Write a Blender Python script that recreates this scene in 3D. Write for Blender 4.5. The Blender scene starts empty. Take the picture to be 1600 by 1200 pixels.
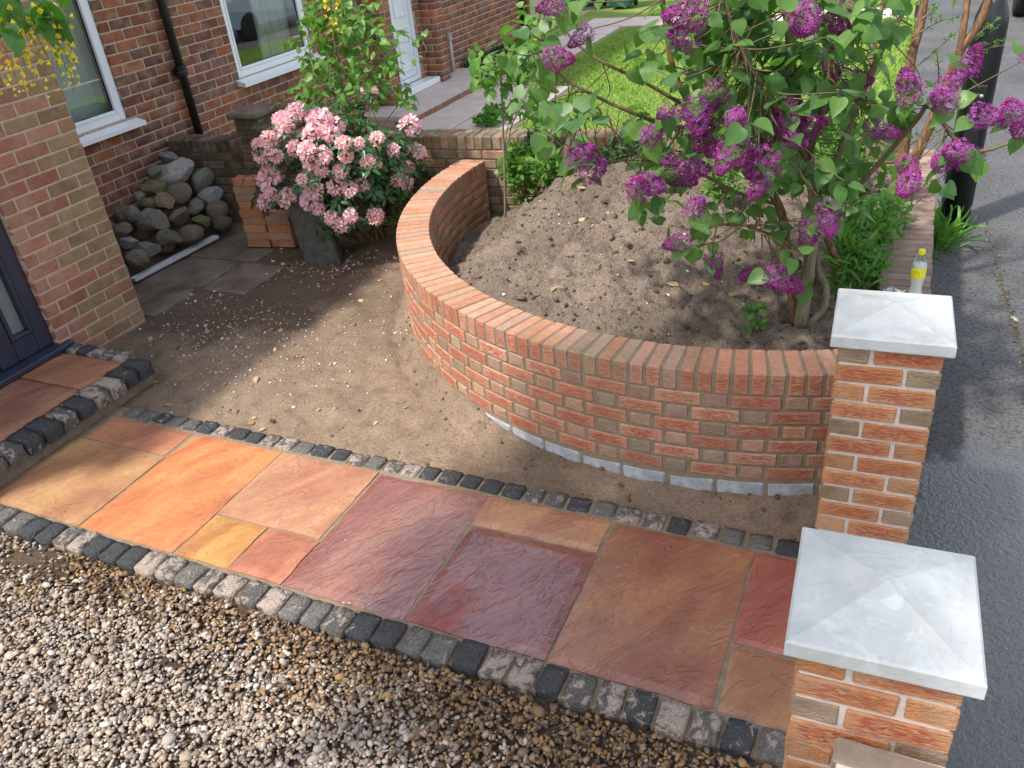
import bpy, math, random
import numpy as np
from mathutils import Vector, Matrix

random.seed(7)
rng = np.random.default_rng(7)
sc = bpy.context.scene
COLL = sc.collection

# ------------------------------------------------------------------ camera
FPX, CX, CY, CZ = 1294.8693, 3.4573, -2.7135, 2.4976
YAW, PITCH, ROLL = -0.4762, 0.5436, -0.1112
CAM = np.array([CX, CY, CZ])
_f = np.array([math.sin(YAW)*math.cos(PITCH), math.cos(YAW)*math.cos(PITCH), -math.sin(PITCH)])
_r = np.array([math.cos(YAW), -math.sin(YAW), 0.0])
_u = np.cross(_r, _f)
RIGHT = math.cos(ROLL)*_r + math.sin(ROLL)*_u
UP = -math.sin(ROLL)*_r + math.cos(ROLL)*_u
FWD = _f
cam_d = bpy.data.cameras.new('camera')
cam = bpy.data.objects.new('camera', cam_d)
COLL.objects.link(cam)
cam.matrix_world = Matrix([[RIGHT[i], UP[i], -FWD[i], CAM[i]] for i in range(3)] + [[0, 0, 0, 1]])
cam_d.sensor_width = 36.0
cam_d.lens = 36.0*FPX/1600.0
cam_d.clip_start = 0.05
cam_d.clip_end = 800
sc.camera = cam

def ray(px, py):
    return FWD + (px-800)/FPX*RIGHT - (py-600)/FPX*UP
def onz(px, py, z=0.0):
    d = ray(px, py); return CAM + d*((z-CZ)/d[2])
def onx(px, py, x):
    d = ray(px, py); return CAM + d*((x-CX)/d[0])
def ony(px, py, y):
    d = ray(px, py); return CAM + d*((y-CY)/d[1])
def onplane(px, py, p, n):
    d = ray(px, py); return CAM + d*(np.dot(np.array(p)-CAM, n)/np.dot(d, n))
def depth(p):
    return float(np.dot(np.asarray(p)-CAM, FWD))

# ------------------------------------------------------------------ world, sun, exposure
TO_SUN = Vector((-0.40, -0.54, 1.0)).normalized()
world = bpy.data.worlds.new('World'); sc.world = world
world.use_nodes = True
wn = world.node_tree
sky = wn.nodes.new('ShaderNodeTexSky'); sky.sky_type = 'NISHITA'; sky.sun_disc = False
sky.sun_elevation = math.asin(TO_SUN.z)
sky.sun_rotation = math.atan2(TO_SUN.x, TO_SUN.y)
sky.air_density = 1.0; sky.dust_density = 1.6; sky.ozone_density = 1.0
bg = wn.nodes['Background']; bg.inputs['Strength'].default_value = 0.15
hs = wn.nodes.new('ShaderNodeHueSaturation'); hs.inputs['Saturation'].default_value = 0.55      # hazy, half clouded sky
wn.links.new(sky.outputs[0], hs.inputs['Color'])
wn.links.new(hs.outputs[0], bg.inputs['Color'])
sd = bpy.data.lights.new('sun', 'SUN'); sd.energy = 2.3; sd.angle = math.radians(3.0)
sd.color = (1.0, 0.965, 0.91)
sun = bpy.data.objects.new('sun', sd); COLL.objects.link(sun)
sun.rotation_euler = (-TO_SUN).to_track_quat('-Z', 'Y').to_euler()
sun.location = (0, 0, 12)
vs = sc.view_settings
vs.view_transform = 'Standard'; vs.look = 'None'; vs.gamma = 1.0; vs.use_curve_mapping = False
vs.exposure = 1.34

# ------------------------------------------------------------------ mesh helpers
def mesh_np(name, V, F, smooth=False, col=None, mat=None):
    """V (n,3); F list of tuples or array (m,k)"""
    me = bpy.data.meshes.new(name)
    V = np.asarray(V, dtype=np.float32)
    if isinstance(F, np.ndarray):
        m, k = F.shape
        me.vertices.add(len(V)); me.vertices.foreach_set('co', V.ravel())
        me.loops.add(m*k); me.loops.foreach_set('vertex_index', F.astype(np.int32).ravel())
        me.polygons.add(m)
        me.polygons.foreach_set('loop_start', np.arange(0, m*k, k, dtype=np.int32))
        me.polygons.foreach_set('loop_total', np.full(m, k, dtype=np.int32))
        me.update(calc_edges=True)
    else:
        me.from_pydata([tuple(map(float, v)) for v in V], [], [tuple(map(int, f)) for f in F])
    if col is not None:
        a = me.color_attributes.new('Col', 'FLOAT_COLOR', 'POINT')
        c = np.ones((len(V), 4), dtype=np.float32); c[:, :3] = np.asarray(col, dtype=np.float32)[:, :3]
        a.data.foreach_set('color', c.ravel())
    if smooth:
        me.polygons.foreach_set('use_smooth', np.ones(len(me.polygons), dtype=bool))
    if mat is not None:
        me.materials.append(mat)
    me.update()
    return me

def link(name, me, parent=None, loc=None, rot=None, color=None, mw=None, scale=None):
    o = bpy.data.objects.new(name, me); COLL.objects.link(o)
    if parent is not None: o.parent = parent
    if mw is not None: o.matrix_local = mw
    if loc is not None: o.location = tuple(loc)
    if rot is not None: o.rotation_euler = tuple(rot)
    if scale is not None: o.scale = scale if hasattr(scale, '__len__') else (scale,)*3
    if color is not None: o.color = (*color[:3], color[3] if len(color) > 3 else 1.0)
    return o

def thing(name, label, cat, loc=(0, 0, 0), rotz=0.0, group=None, me=None):
    o = bpy.data.objects.new(name, me); COLL.objects.link(o)
    o.location = tuple(loc); o.rotation_euler = (0, 0, rotz)
    o['label'] = label; o['category'] = cat; o['kind'] = 'thing'
    if group: o['group'] = group
    return o

def structure(name, me, label=None):
    o = bpy.data.objects.new(name, me); COLL.objects.link(o)
    o['kind'] = 'structure'
    if label: o['label'] = label
    return o

def _orient(V, F):
    c = V.mean(0); out = []
    for f in F:
        p = V[list(f)]
        n = np.cross(p[1]-p[0], p[2]-p[0])
        out.append(f if np.dot(n, p.mean(0)-c) > 0 else tuple(reversed(f)))
    return out
def _cham():
    V = []; idx = {}
    for sx in (-1, 1):
        for sy in (-1, 1):
            for sz in (-1, 1):
                for ax in range(3):
                    idx[(sx, sy, sz, ax)] = len(V); V.append(((sx, sy, sz), ax))
    F = []
    for ax in range(3):
        o = [i for i in range(3) if i != ax]
        for s in (-1, 1):
            q = []
            for a, b in ((-1, -1), (1, -1), (1, 1), (-1, 1)):
                t = [0, 0, 0]; t[ax] = s; t[o[0]] = a; t[o[1]] = b
                q.append(idx[(*t, ax)])
            F.append(tuple(q))
    for ax in range(3):       # edges along ax
        o = [i for i in range(3) if i != ax]
        for a in (-1, 1):
            for b in (-1, 1):
                t0 = [0, 0, 0]; t1 = [0, 0, 0]
                t0[ax] = -1; t1[ax] = 1; t0[o[0]] = t1[o[0]] = a; t0[o[1]] = t1[o[1]] = b
                F.append((idx[(*t0, o[0])], idx[(*t1, o[0])], idx[(*t1, o[1])], idx[(*t0, o[1])]))
    for sx in (-1, 1):
        for sy in (-1, 1):
            for sz in (-1, 1):
                F.append(tuple(idx[(sx, sy, sz, a)] for a in range(3)))
    S = np.array([v[0] for v in V], float); A = np.array([v[1] for v in V])
    M = np.ones((24, 3)); M[np.arange(24), A] = 0
    F = _orient(S*(1-0.1*M), F)
    return S, M, F
CH_S, CH_M, CH_F = _cham()
CH_T = []
for f in CH_F:
    CH_T += [(f[0], f[i], f[i+1]) for i in range(1, len(f)-1)]
CH_T = np.array(CH_T)
def cbox_v(size, c=0.004):
    size = np.asarray(size, float)
    return CH_S*(size/2) - CH_S*CH_M*c
_box_cache = {}
def cbox_mesh(name, size, c, mat, jit=0.0, var=0):
    key = (name, tuple(np.round(size, 3)), c, mat.name, jit, var)
    if key not in _box_cache:
        V = cbox_v(size, c)
        if jit:
            g = np.random.default_rng(abs(hash(key[1])) % 1000 + var*17)
            V = V + g.normal(0, jit, V.shape)
        _box_cache[key] = mesh_np(name, V, CH_F, mat=mat)
    return _box_cache[key]
def cboxes_joined(name, centers, sizes, rotz, cols, mat, c=0.004, jit=0.0):
    n = len(centers)
    V = CH_S[None]*(np.asarray(sizes)[:, None, :]/2) - CH_S[None]*CH_M[None]*c
    if jit: V = V + rng.normal(0, jit, V.shape)
    cz, sz_ = np.cos(rotz)[:, None], np.sin(rotz)[:, None]
    X = V[..., 0]*cz - V[..., 1]*sz_; Y = V[..., 0]*sz_ + V[..., 1]*cz
    V = np.stack([X, Y, V[..., 2]], -1) + np.asarray(centers)[:, None, :]
    F = (CH_T[None] + (np.arange(n)*24)[:, None, None]).reshape(-1, 3)
    return mesh_np(name, V.reshape(-1, 3), F, col=np.repeat(np.asarray(cols), 24, 0), mat=mat)

class MB:
    """collects primitive shapes into one mesh"""
    def __init__(s): s.V = []; s.F = []; s.n = 0
    def add(s, V, F):
        V = np.asarray(V, float)
        s.V.append(V); s.F += [tuple(int(i)+s.n for i in f) for f in F]; s.n += len(V); return s
    def box(s, lo, hi, c=0.004):
        lo, hi = np.minimum(lo, hi).astype(float), np.maximum(lo, hi).astype(float)
        return s.add(cbox_v(hi-lo, min(c, 0.45*float((hi-lo).min()))) + (lo+hi)/2, CH_F)
    def tube(s, pts, rad, n=8, cap=True):
        V, F = tube(pts, rad, n, cap); return s.add(V, F)
    def lathe(s, prof, n=20, at=(0, 0, 0)):
        V = []; F = []
        for r, z in prof:
            for k in range(n):
                a = 2*math.pi*k/n; V.append((at[0]+r*math.cos(a), at[1]+r*math.sin(a), at[2]+z))
        for i in range(len(prof)-1):
            for k in range(n):
                F.append((i*n+k, i*n+(k+1) % n, (i+1)*n+(k+1) % n, (i+1)*n+k))
        F.append(tuple(range(n-1, -1, -1))); F.append(tuple((len(prof)-1)*n+k for k in range(n)))
        return s.add(V, F)
    def mesh(s, name, mat, smooth=False, col=None):
        me = mesh_np(name, np.concatenate(s.V), s.F, smooth=smooth, mat=mat, col=col); return me
    def obj(s, name, mat, parent=None, smooth=False, **k):
        return link(name, s.mesh(name, mat, smooth), parent, **k)

def tube(pts, rad, n=6, cap=True):
    P = np.asarray(pts, float); m = len(P)
    rad = np.full(m, rad) if np.isscalar(rad) else np.asarray(rad, float)
    T = np.gradient(P, axis=0); T /= np.linalg.norm(T, axis=1)[:, None]+1e-9
    ref = np.array([0, 0, 1.0]) if abs(T[0][2]) < 0.9 else np.array([1.0, 0, 0])
    V = []
    a = np.cross(T[0], ref); a /= np.linalg.norm(a)
    for i in range(m):
        a = a - T[i]*np.dot(a, T[i]); a /= np.linalg.norm(a)+1e-9
        b = np.cross(T[i], a)
        for k in range(n):
            t = 2*math.pi*k/n; V.append(P[i]+rad[i]*(math.cos(t)*a+math.sin(t)*b))
    F = []
    for i in range(m-1):
        for k in range(n):
            F.append((i*n+k, i*n+(k+1) % n, (i+1)*n+(k+1) % n, (i+1)*n+k))
    if cap:
        F.append(tuple(range(n-1, -1, -1))); F.append(tuple((m-1)*n+k for k in range(n)))
    return np.array(V), F

def smooth_path(pts, n=6):
    P = np.asarray(pts, float)
    if len(P) < 3: return np.array([P[0]+(P[-1]-P[0])*t for t in np.linspace(0, 1, n)])
    Q = np.concatenate([[2*P[0]-P[1]], P, [2*P[-1]-P[-2]]]); out = []
    for i in range(1, len(Q)-2):
        for t in np.linspace(0, 1, n, endpoint=False):
            a, b, c, d = Q[i-1], Q[i], Q[i+1], Q[i+2]
            out.append(0.5*((2*b)+(-a+c)*t+(2*a-5*b+4*c-d)*t*t+(-a+3*b-3*c+d)*t**3))
    out.append(P[-1]); return np.array(out)

def vnoise(x, y, seed=0):
    xi = np.floor(x).astype(np.int64); yi = np.floor(y).astype(np.int64)
    fx = x-xi; fy = y-yi; fx = fx*fx*(3-2*fx); fy = fy*fy*(3-2*fy)
    def h(a, b):
        n = (a*374761393 + b*668265263 + seed*1442695041) & 0xffffffff
        n = ((n ^ (n >> 13))*1274126177) & 0xffffffff
        return ((n ^ (n >> 16)) & 0xffff)/65535.0
    return (h(xi, yi)*(1-fx)+h(xi+1, yi)*fx)*(1-fy)+(h(xi, yi+1)*(1-fx)+h(xi+1, yi+1)*fx)*fy - 0.5
def fbm(x, y, sc_=1.0, oct_=5, seed=0, gain=0.5):
    r = 0; a = 1.0; f = sc_
    for i in range(oct_):
        r = r + a*vnoise(x*f+17.3*i, y*f-9.1*i, seed+i); a *= gain; f *= 2.03
    return r

# ------------------------------------------------------------------ materials
def new_mat(name, rough=0.8, spec=0.3):
    m = bpy.data.materials.new(name); m.use_nodes = True
    b = m.node_tree.nodes['Principled BSDF']
    b.inputs['Roughness'].default_value = rough
    b.inputs['Specular IOR Level'].default_value = spec
    return m, m.node_tree, b
def nd(nt, typ, ins=None, **attrs):
    n = nt.nodes.new('ShaderNode'+typ)
    for k, v in attrs.items(): setattr(n, k, v)
    for k, v in (ins or {}).items():
        s = n.inputs[k]
        if isinstance(v, bpy.types.NodeSocket): nt.links.new(v, s)
        else: s.default_value = v
    return n
def noise(nt, vec, scale, detail=4, rough=0.55, dist=0.0):
    return nd(nt, 'TexNoise', {'Vector': vec, 'Scale': scale, 'Detail': detail, 'Roughness': rough, 'Distortion': dist}).outputs[0]
def ramp(nt, fac, stops):
    r = nd(nt, 'ValToRGB', {'Fac': fac}); e = r.color_ramp.elements
    while len(e) < len(stops): e.new(0.5)
    for i, (p, c) in enumerate(stops):
        e[i].position = p; e[i].color = (*c, 1) if hasattr(c, '__len__') else (c, c, c, 1)
    return r.outputs[0]
def mix(nt, fac, a, b, mode='MIX'):
    n = nd(nt, 'Mix', data_type='RGBA', blend_type=mode)
    for s, v in ((n.inputs[0], fac), (n.inputs[6], a), (n.inputs[7], b)):
        if isinstance(v, bpy.types.NodeSocket): nt.links.new(v, s)
        else: s.default_value = v if not (hasattr(v, '__len__') and len(v) == 3) else (*v, 1)
    return n.outputs[2]
def mth(nt, op, a, b=0.0, clamp=False):
    n = nd(nt, 'Math', operation=op, use_clamp=clamp)
    for s, v in ((n.inputs[0], a), (n.inputs[1], b)):
        if isinstance(v, bpy.types.NodeSocket): nt.links.new(v, s)
        else: s.default_value = v
    return n.outputs[0]
def mapr(nt, v, a, b, c=0.0, d=1.0):
    return nd(nt, 'MapRange', {'Value': v, 'From Min': a, 'From Max': b, 'To Min': c, 'To Max': d}, clamp=True).outputs[0]
def bump(nt, bsdf, h, strength=0.5, dist=0.01):
    n = nd(nt, 'Bump', {'Height': h, 'Strength': strength, 'Distance': dist})
    nt.links.new(n.outputs[0], bsdf.inputs['Normal']); return n
def coords(nt, per_object=True, scale=(1, 1, 1)):
    tc = nd(nt, 'TexCoord').outputs['Object']
    if per_object:
        oi = nd(nt, 'ObjectInfo').outputs['Random']
        off = nd(nt, 'CombineXYZ', {'X': mth(nt, 'MULTIPLY', oi, 91.0), 'Y': mth(nt, 'MULTIPLY', oi, 37.0), 'Z': mth(nt, 'MULTIPLY', oi, 53.0)}).outputs[0]
        tc = nd(nt, 'VectorMath', {0: tc, 1: off}, operation='ADD').outputs[0]
    if scale != (1, 1, 1):
        tc = nd(nt, 'VectorMath', {0: tc, 1: scale}, operation='MULTIPLY').outputs[0]
    return tc
def csrc(nt, src):
    if src == 'obj': return nd(nt, 'ObjectInfo').outputs['Color']
    if src == 'col': return nd(nt, 'VertexColor', layer_name='Col').outputs[0]
    return nd(nt, 'RGB').outputs[0]
def lk(nt, a, b): nt.links.new(a, b)

def brick_mat(name, src, rustic=0.0, red=(0.42, 0.10, 0.045), rough=0.88, stretch=(1, 1, 1), bstr=0.6):
    m, nt, b = new_mat(name, rough, 0.2)
    v = coords(nt, src == 'obj')
    vs_ = nd(nt, 'VectorMath', {0: v, 1: stretch}, operation='MULTIPLY').outputs[0]
    base = csrc(nt, src)
    n1 = noise(nt, v, 26, 5, 0.65)
    c = mix(nt, mapr(nt, n1, 0.3, 0.75, 0.0, 0.75), base, mix(nt, 1.0, base, (0.62, 0.58, 0.55), 'MULTIPLY'))
    n0 = noise(nt, v, 9, 3)
    c = mix(nt, mapr(nt, n0, 0.45, 0.7, 0, 0.35), c, (0.42, 0.33, 0.24))
    if rustic:
        n2 = noise(nt, vs_, 55, 3, 0.55, 0.9)
        if src == 'obj':
            g = nd(nt, 'TexCoord').outputs['Generated']
            s = nd(nt, 'SeparateXYZ', {0: g})
            ex = mth(nt, 'SUBTRACT', 1.0, mth(nt, 'MULTIPLY', mth(nt, 'ABSOLUTE', mth(nt, 'SUBTRACT', s.outputs[0], 0.5)), 2.0))
            ez = mth(nt, 'SUBTRACT', 1.0, mth(nt, 'MULTIPLY', mth(nt, 'ABSOLUTE', mth(nt, 'SUBTRACT', s.outputs[2], 0.5)), 2.0))
            ed = mth(nt, 'MULTIPLY', mapr(nt, ex, 0.02, 0.4), mapr(nt, mth(nt, 'ADD', ez, mth(nt, 'MULTIPLY', n0, 0.5)), 0.1, 0.8))
        else: ed = 0.7
        al = nd(nt, 'ObjectInfo').outputs['Alpha'] if src == 'obj' else 0.6
        fac = mth(nt, 'MULTIPLY', mth(nt, 'MULTIPLY', mapr(nt, n2, 0.38, 0.58), ed), al)
        c = mix(nt, fac, c, red)
        h = mth(nt, 'ADD', n2, mth(nt, 'MULTIPLY', n1, 0.3))
    else:
        h = mth(nt, 'ADD', n1, mth(nt, 'MULTIPLY', noise(nt, v, 90, 3), 0.5))
    lk(nt, c, b.inputs['Base Color'])
    bump(nt, b, h, bstr, 0.008 if rustic else 0.004)
    return m
M_rustic = brick_mat('rustic_facing_brick', 'obj', 1.0, red=(0.36, 0.085, 0.045), stretch=(0.7, 1.0, 2.6), bstr=1.0)
M_rustic_stuff = brick_mat('rustic_facing_brick_joined', 'col', 1.0, stretch=(0.6, 0.6, 2.3), bstr=0.9)
M_brick = brick_mat('weathered_brick', 'obj', 0)
M_brick_stuff = brick_mat('weathered_brick_joined', 'col', 0)
M_bay = brick_mat('bay_brick', 'obj', 0.6, red=(0.33, 0.085, 0.05), stretch=(1, 0.5, 1.6), bstr=0.55)
M_bay_stuff = brick_mat('bay_brick_joined', 'col', 0.6, red=(0.33, 0.085, 0.05), stretch=(1, 0.5, 1.6), bstr=0.55)

def simple(name, col, rough=0.8, var=0.25, scale=20, bstr=0.25, spec=0.3, col2=None, bdist=0.004, per_object=False, metallic=0.0):
    m, nt, b = new_mat(name, rough, spec)
    v = coords(nt, per_object)
    n = noise(nt, v, scale, 5, 0.6)
    d = tuple(x*(1-var) for x in col) if col2 is None else col2
    lk(nt, mix(nt, mapr(nt, n, 0.3, 0.7), col, d), b.inputs['Base Color'])
    b.inputs['Metallic'].default_value = metallic
    if bstr: bump(nt, b, mth(nt, 'ADD', n, mth(nt, 'MULTIPLY', noise(nt, v, scale*6, 3), 0.4)), bstr, bdist)
    return m
M_mortar = simple('grey_mortar', (0.27, 0.2, 0.135), 0.95, 0.3, 30, 0.4)
M_mortar_white = simple('pale_mortar', (0.62, 0.53, 0.46), 0.95, 0.2, 40, 0.5)
M_mortar_house = simple('cream_mortar', (0.56, 0.42, 0.31), 0.95, 0.3, 20, 0.4)
M_mortar_old = simple('old_mortar', (0.16, 0.12, 0.085), 0.95, 0.35, 20, 0.4)
M_joint = simple('path_pointing', (0.26, 0.2, 0.135), 0.9, 0.35, 25, 0.5)
M_upvc = simple('white_upvc', (0.8, 0.81, 0.82), 0.3, 0.04, 8, 0.0, 0.5)
M_blue = simple('dark_blue_paint', (0.03, 0.036, 0.062), 0.4, 0.25, 6, 0.05, 0.5)
M_blackpipe = simple('black_iron_paint', (0.012, 0.012, 0.013), 0.42, 0.4, 12, 0.15, 0.5)
M_lamp = simple('black_column_paint', (0.01, 0.011, 0.012), 0.38, 0.4, 5, 0.06, 0.5)
M_concrete = simple('old_concrete', (0.24, 0.19, 0.145), 0.9, 0.5, 3.2, 0.5, col2=(0.085, 0.06, 0.043))
M_blocks = simple('concrete_block', (0.42, 0.43, 0.45), 0.95, 0.45, 22, 0.7)
M_greystone = simple('dark_stone', (0.11, 0.105, 0.09), 0.85, 0.55, 14, 0.9, bdist=0.02)
M_plain_wall = simple('upper_brickwork', (0.3, 0.13, 0.08), 0.9, 0.3, 3, 0.2)
M_rooftile = simple('roof_tile', (0.16, 0.09, 0.06), 0.9, 0.3, 4, 0.3)
M_inside = simple('room_plaster', (0.42, 0.4, 0.36), 0.9, 0.1, 3, 0)
M_blind = simple('blind_fabric', (0.62, 0.63, 0.58), 0.9, 0.08, 5, 0)
M_curtain = simple('curtain_fabric', (0.55, 0.5, 0.42), 0.9, 0.15, 5, 0.1)
M_slabgrey = simple('concrete_paving', (0.60, 0.50, 0.43), 0.9, 0.2, 5, 0.25, per_object=True)
M_wood = simple('weathered_wood', (0.24, 0.13, 0.065), 0.85, 0.4, 10, 0.3)
M_tyre = simple('tyre_rubber', (0.018, 0.018, 0.018), 0.8, 0.3, 30, 0.2)
M_rim = simple('wheel_alloy', (0.45, 0.46, 0.48), 0.35, 0.1, 10, 0, metallic=0.8)
M_carpaint = simple('pale_blue_car_paint', (0.36, 0.43, 0.52), 0.25, 0.04, 2, 0, 0.6)
M_darkglass = simple('dark_car_glass', (0.015, 0.018, 0.02), 0.06, 0.1, 2, 0, 0.6)
M_lampglass = simple('headlamp_plastic', (0.7, 0.72, 0.74), 0.1, 0.05, 2, 0, 0.6)
M_bingreen = simple('green_bin_plastic', (0.01, 0.11, 0.09), 0.5, 0.15, 4, 0)
M_binblack = simple('black_bin_plastic', (0.02, 0.02, 0.024), 0.5, 0.15, 4, 0)
M_paper = simple('crumpled_paper', (0.75, 0.72, 0.7), 0.9, 0.15, 30, 0.3)
M_strip = simple('dirty_white_plastic', (0.78, 0.78, 0.8), 0.5, 0.45, 60, 0.1)
M_capyellow = simple('yellow_cap_plastic', (0.85, 0.72, 0.02), 0.35, 0.03, 4, 0, 0.5)
M_greypipe = simple('grey_white_pipe', (0.5, 0.47, 0.44), 0.5, 0.3, 12, 0.1)

# smooth white cast pillar cap
def cap_mat():
    m, nt, b = new_mat('white_cast_stone', 0.62, 0.35)
    v = coords(nt)
    n = noise(nt, v, 5, 4, 0.6, 0.6); n2 = noise(nt, v, 60, 4, 0.7); n3 = noise(nt, v, 170, 2)
    c = mix(nt, mapr(nt, n, 0.3, 0.72), (0.40, 0.408, 0.388), (0.535, 0.54, 0.515))
    c = mix(nt, mapr(nt, n2, 0.5, 0.72, 0, 0.5), c, (0.36, 0.37, 0.34))
    c = mix(nt, mapr(nt, noise(nt, v, 11, 5, 0.7, 1.0), 0.52, 0.66, 0, 0.4), c, (0.66, 0.68, 0.66))
    c = mix(nt, mapr(nt, n3, 0.66, 0.74, 0, 0.5), c, (0.4, 0.4, 0.38))
    lk(nt, c, b.inputs['Base Color'])
    lk(nt, mapr(nt, n, 0.35, 0.65, 0.42, 0.75), b.inputs['Roughness'])
    bump(nt, b, mth(nt, 'ADD', mth(nt, 'MULTIPLY', n, 2.0), mth(nt, 'ADD', mth(nt, 'MULTIPLY', n2, 0.2), mth(nt, 'MULTIPLY', n3, 0.1))), 0.3, 0.01)
    return m
M_cap = cap_mat()

def granite_mat():
    m, nt, b = new_mat('granite_sett', 0.55, 0.4)
    v = coords(nt)
    base = csrc(nt, 'obj'); al = nd(nt, 'ObjectInfo').outputs['Alpha']
    n = noise(nt, v, 2.3, 6, 0.68, 0.5); n2 = noise(nt, v, 13, 4, 0.6)
    thr = mth(nt, 'SUBTRACT', 0.78, mth(nt, 'MULTIPLY', al, 0.4))
    f = nd(nt, 'MapRange', {'Value': n, 'From Min': thr, 'From Max': mth(nt, 'ADD', thr, 0.07)}, clamp=True).outputs[0]
    pale = mix(nt, mapr(nt, n2, 0.35, 0.65), (0.5, 0.39, 0.31), (0.33, 0.26, 0.22))
    c = mix(nt, f, mix(nt, mapr(nt, n2, 0.4, 0.7), base, mix(nt, 1.0, base, (2.2, 2.1, 2.0), 'MULTIPLY')), pale)
    lk(nt, c, b.inputs['Base Color'])
    lk(nt, mapr(nt, n, 0.3, 0.7, 0.28, 0.75), b.inputs['Roughness'])
    bump(nt, b, mth(nt, 'ADD', n, mth(nt, 'MULTIPLY', n2, 0.3)), 0.6, 0.12)
    return m
M_sett = granite_mat()

def sandstone_mat():
    m, nt, b = new_mat('riven_sandstone', 0.7, 0.35)
    v = coords(nt)
    base = csrc(nt, 'obj'); wet = mth(nt, 'SUBTRACT', 1.0, nd(nt, 'ObjectInfo').outputs['Alpha'])
    vr = nd(nt, 'VectorRotate', {'Vector': v, 'Angle': 0.5}, rotation_type='Z_AXIS').outputs[0]
    vs_ = nd(nt, 'VectorMath', {0: vr, 1: (2.6, 0.9, 1)}, operation='MULTIPLY').outputs[0]
    n = noise(nt, vs_, 2.6, 5, 0.55, 0.7)
    n2 = noise(nt, v, 38, 6, 0.75)
    band = noise(nt, vs_, 1.3, 3, 0.5, 1.2)
    warm = mix(nt, 1.0, base, (1.25, 1.25, 1.0), 'MULTIPLY')
    cool = mix(nt, 1.0, base, (0.85, 0.62, 0.62), 'MULTIPLY')
    c = mix(nt, mapr(nt, band, 0.36, 0.64), warm, cool)
    c = mix(nt, mapr(nt, n, 0.5, 0.72, 0, 0.5), c, mix(nt, 1.0, base, (0.62, 0.55, 0.5), 'MULTIPLY'))
    c = mix(nt, mapr(nt, n2, 0.42, 0.7, 0, 0.6), c, mix(nt, 1.0, base, (0.62, 0.58, 0.56), 'MULTIPLY'))
    c = mix(nt, mapr(nt, noise(nt, vs_, 9, 5, 0.7, 0.4), 0.5, 0.7, 0, 0.45), c, mix(nt, 1.0, base, (1.2, 1.05, 0.95), 'MULTIPLY'))
    spots = noise(nt, v, 11, 3, 0.5)
    c = mix(nt, mapr(nt, spots, 0.68, 0.76, 0, 0.45), c, (0.12, 0.085, 0.065))
    # pale thin veins
    vein = mth(nt, 'ABSOLUTE', mth(nt, 'SUBTRACT', noise(nt, vs_, 1.7, 6, 0.62, 1.0), 0.5))
    c = mix(nt, mth(nt, 'MULTIPLY', mapr(nt, vein, 0.0, 0.004, 0.5, 0.0), mapr(nt, noise(nt, v, 2.0, 2), 0.52, 0.62)), c, (0.5, 0.38, 0.34))
    # riven steps
    st = mth(nt, 'MULTIPLY', n, 9.0)
    fr = mth(nt, 'FRACT', st); ss = mapr(nt, fr, 0.0, 0.22)
    hs = mth(nt, 'ADD', mth(nt, 'FLOOR', st), ss)
    ripple = noise(nt, vs_, 14, 3, 0.5, 0.8)
    h = mth(nt, 'ADD', mth(nt, 'MULTIPLY', hs, 0.25), mth(nt, 'ADD', mth(nt, 'MULTIPLY', ripple, 0.55), mth(nt, 'MULTIPLY', n2, 0.12)))
    wm = mth(nt, 'MULTIPLY', wet, mapr(nt, noise(nt, v, 2.2, 4), 0.28, 0.46))
    c = mix(nt, mth(nt, 'MULTIPLY', wm, 0.45), c, mix(nt, 1.0, c, (0.5, 0.46, 0.48), 'MULTIPLY'))
    lk(nt, c, b.inputs['Base Color'])
    lk(nt, mapr(nt, wm, 0.0, 1.0, 0.68, 0.07), b.inputs['Roughness'])
    lk(nt, mapr(nt, wm, 0.0, 1.0, 0.3, 0.95), b.inputs['Specular IOR Level'])
    lk(nt, wm, b.inputs['Coat Weight']); b.inputs['Coat Roughness'].default_value = 0.04; b.inputs['Coat IOR'].default_value = 1.5
    cb = nd(nt, 'Bump', {'Height': mth(nt, 'ADD', ripple, mth(nt, 'MULTIPLY', hs, 0.3)), 'Strength': 0.5, 'Distance': 0.012})
    lk(nt, cb.outputs[0], b.inputs['Coat Normal'])
    bump(nt, b, h, 0.8, 0.012)
    return m
M_slab = sandstone_mat()

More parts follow.
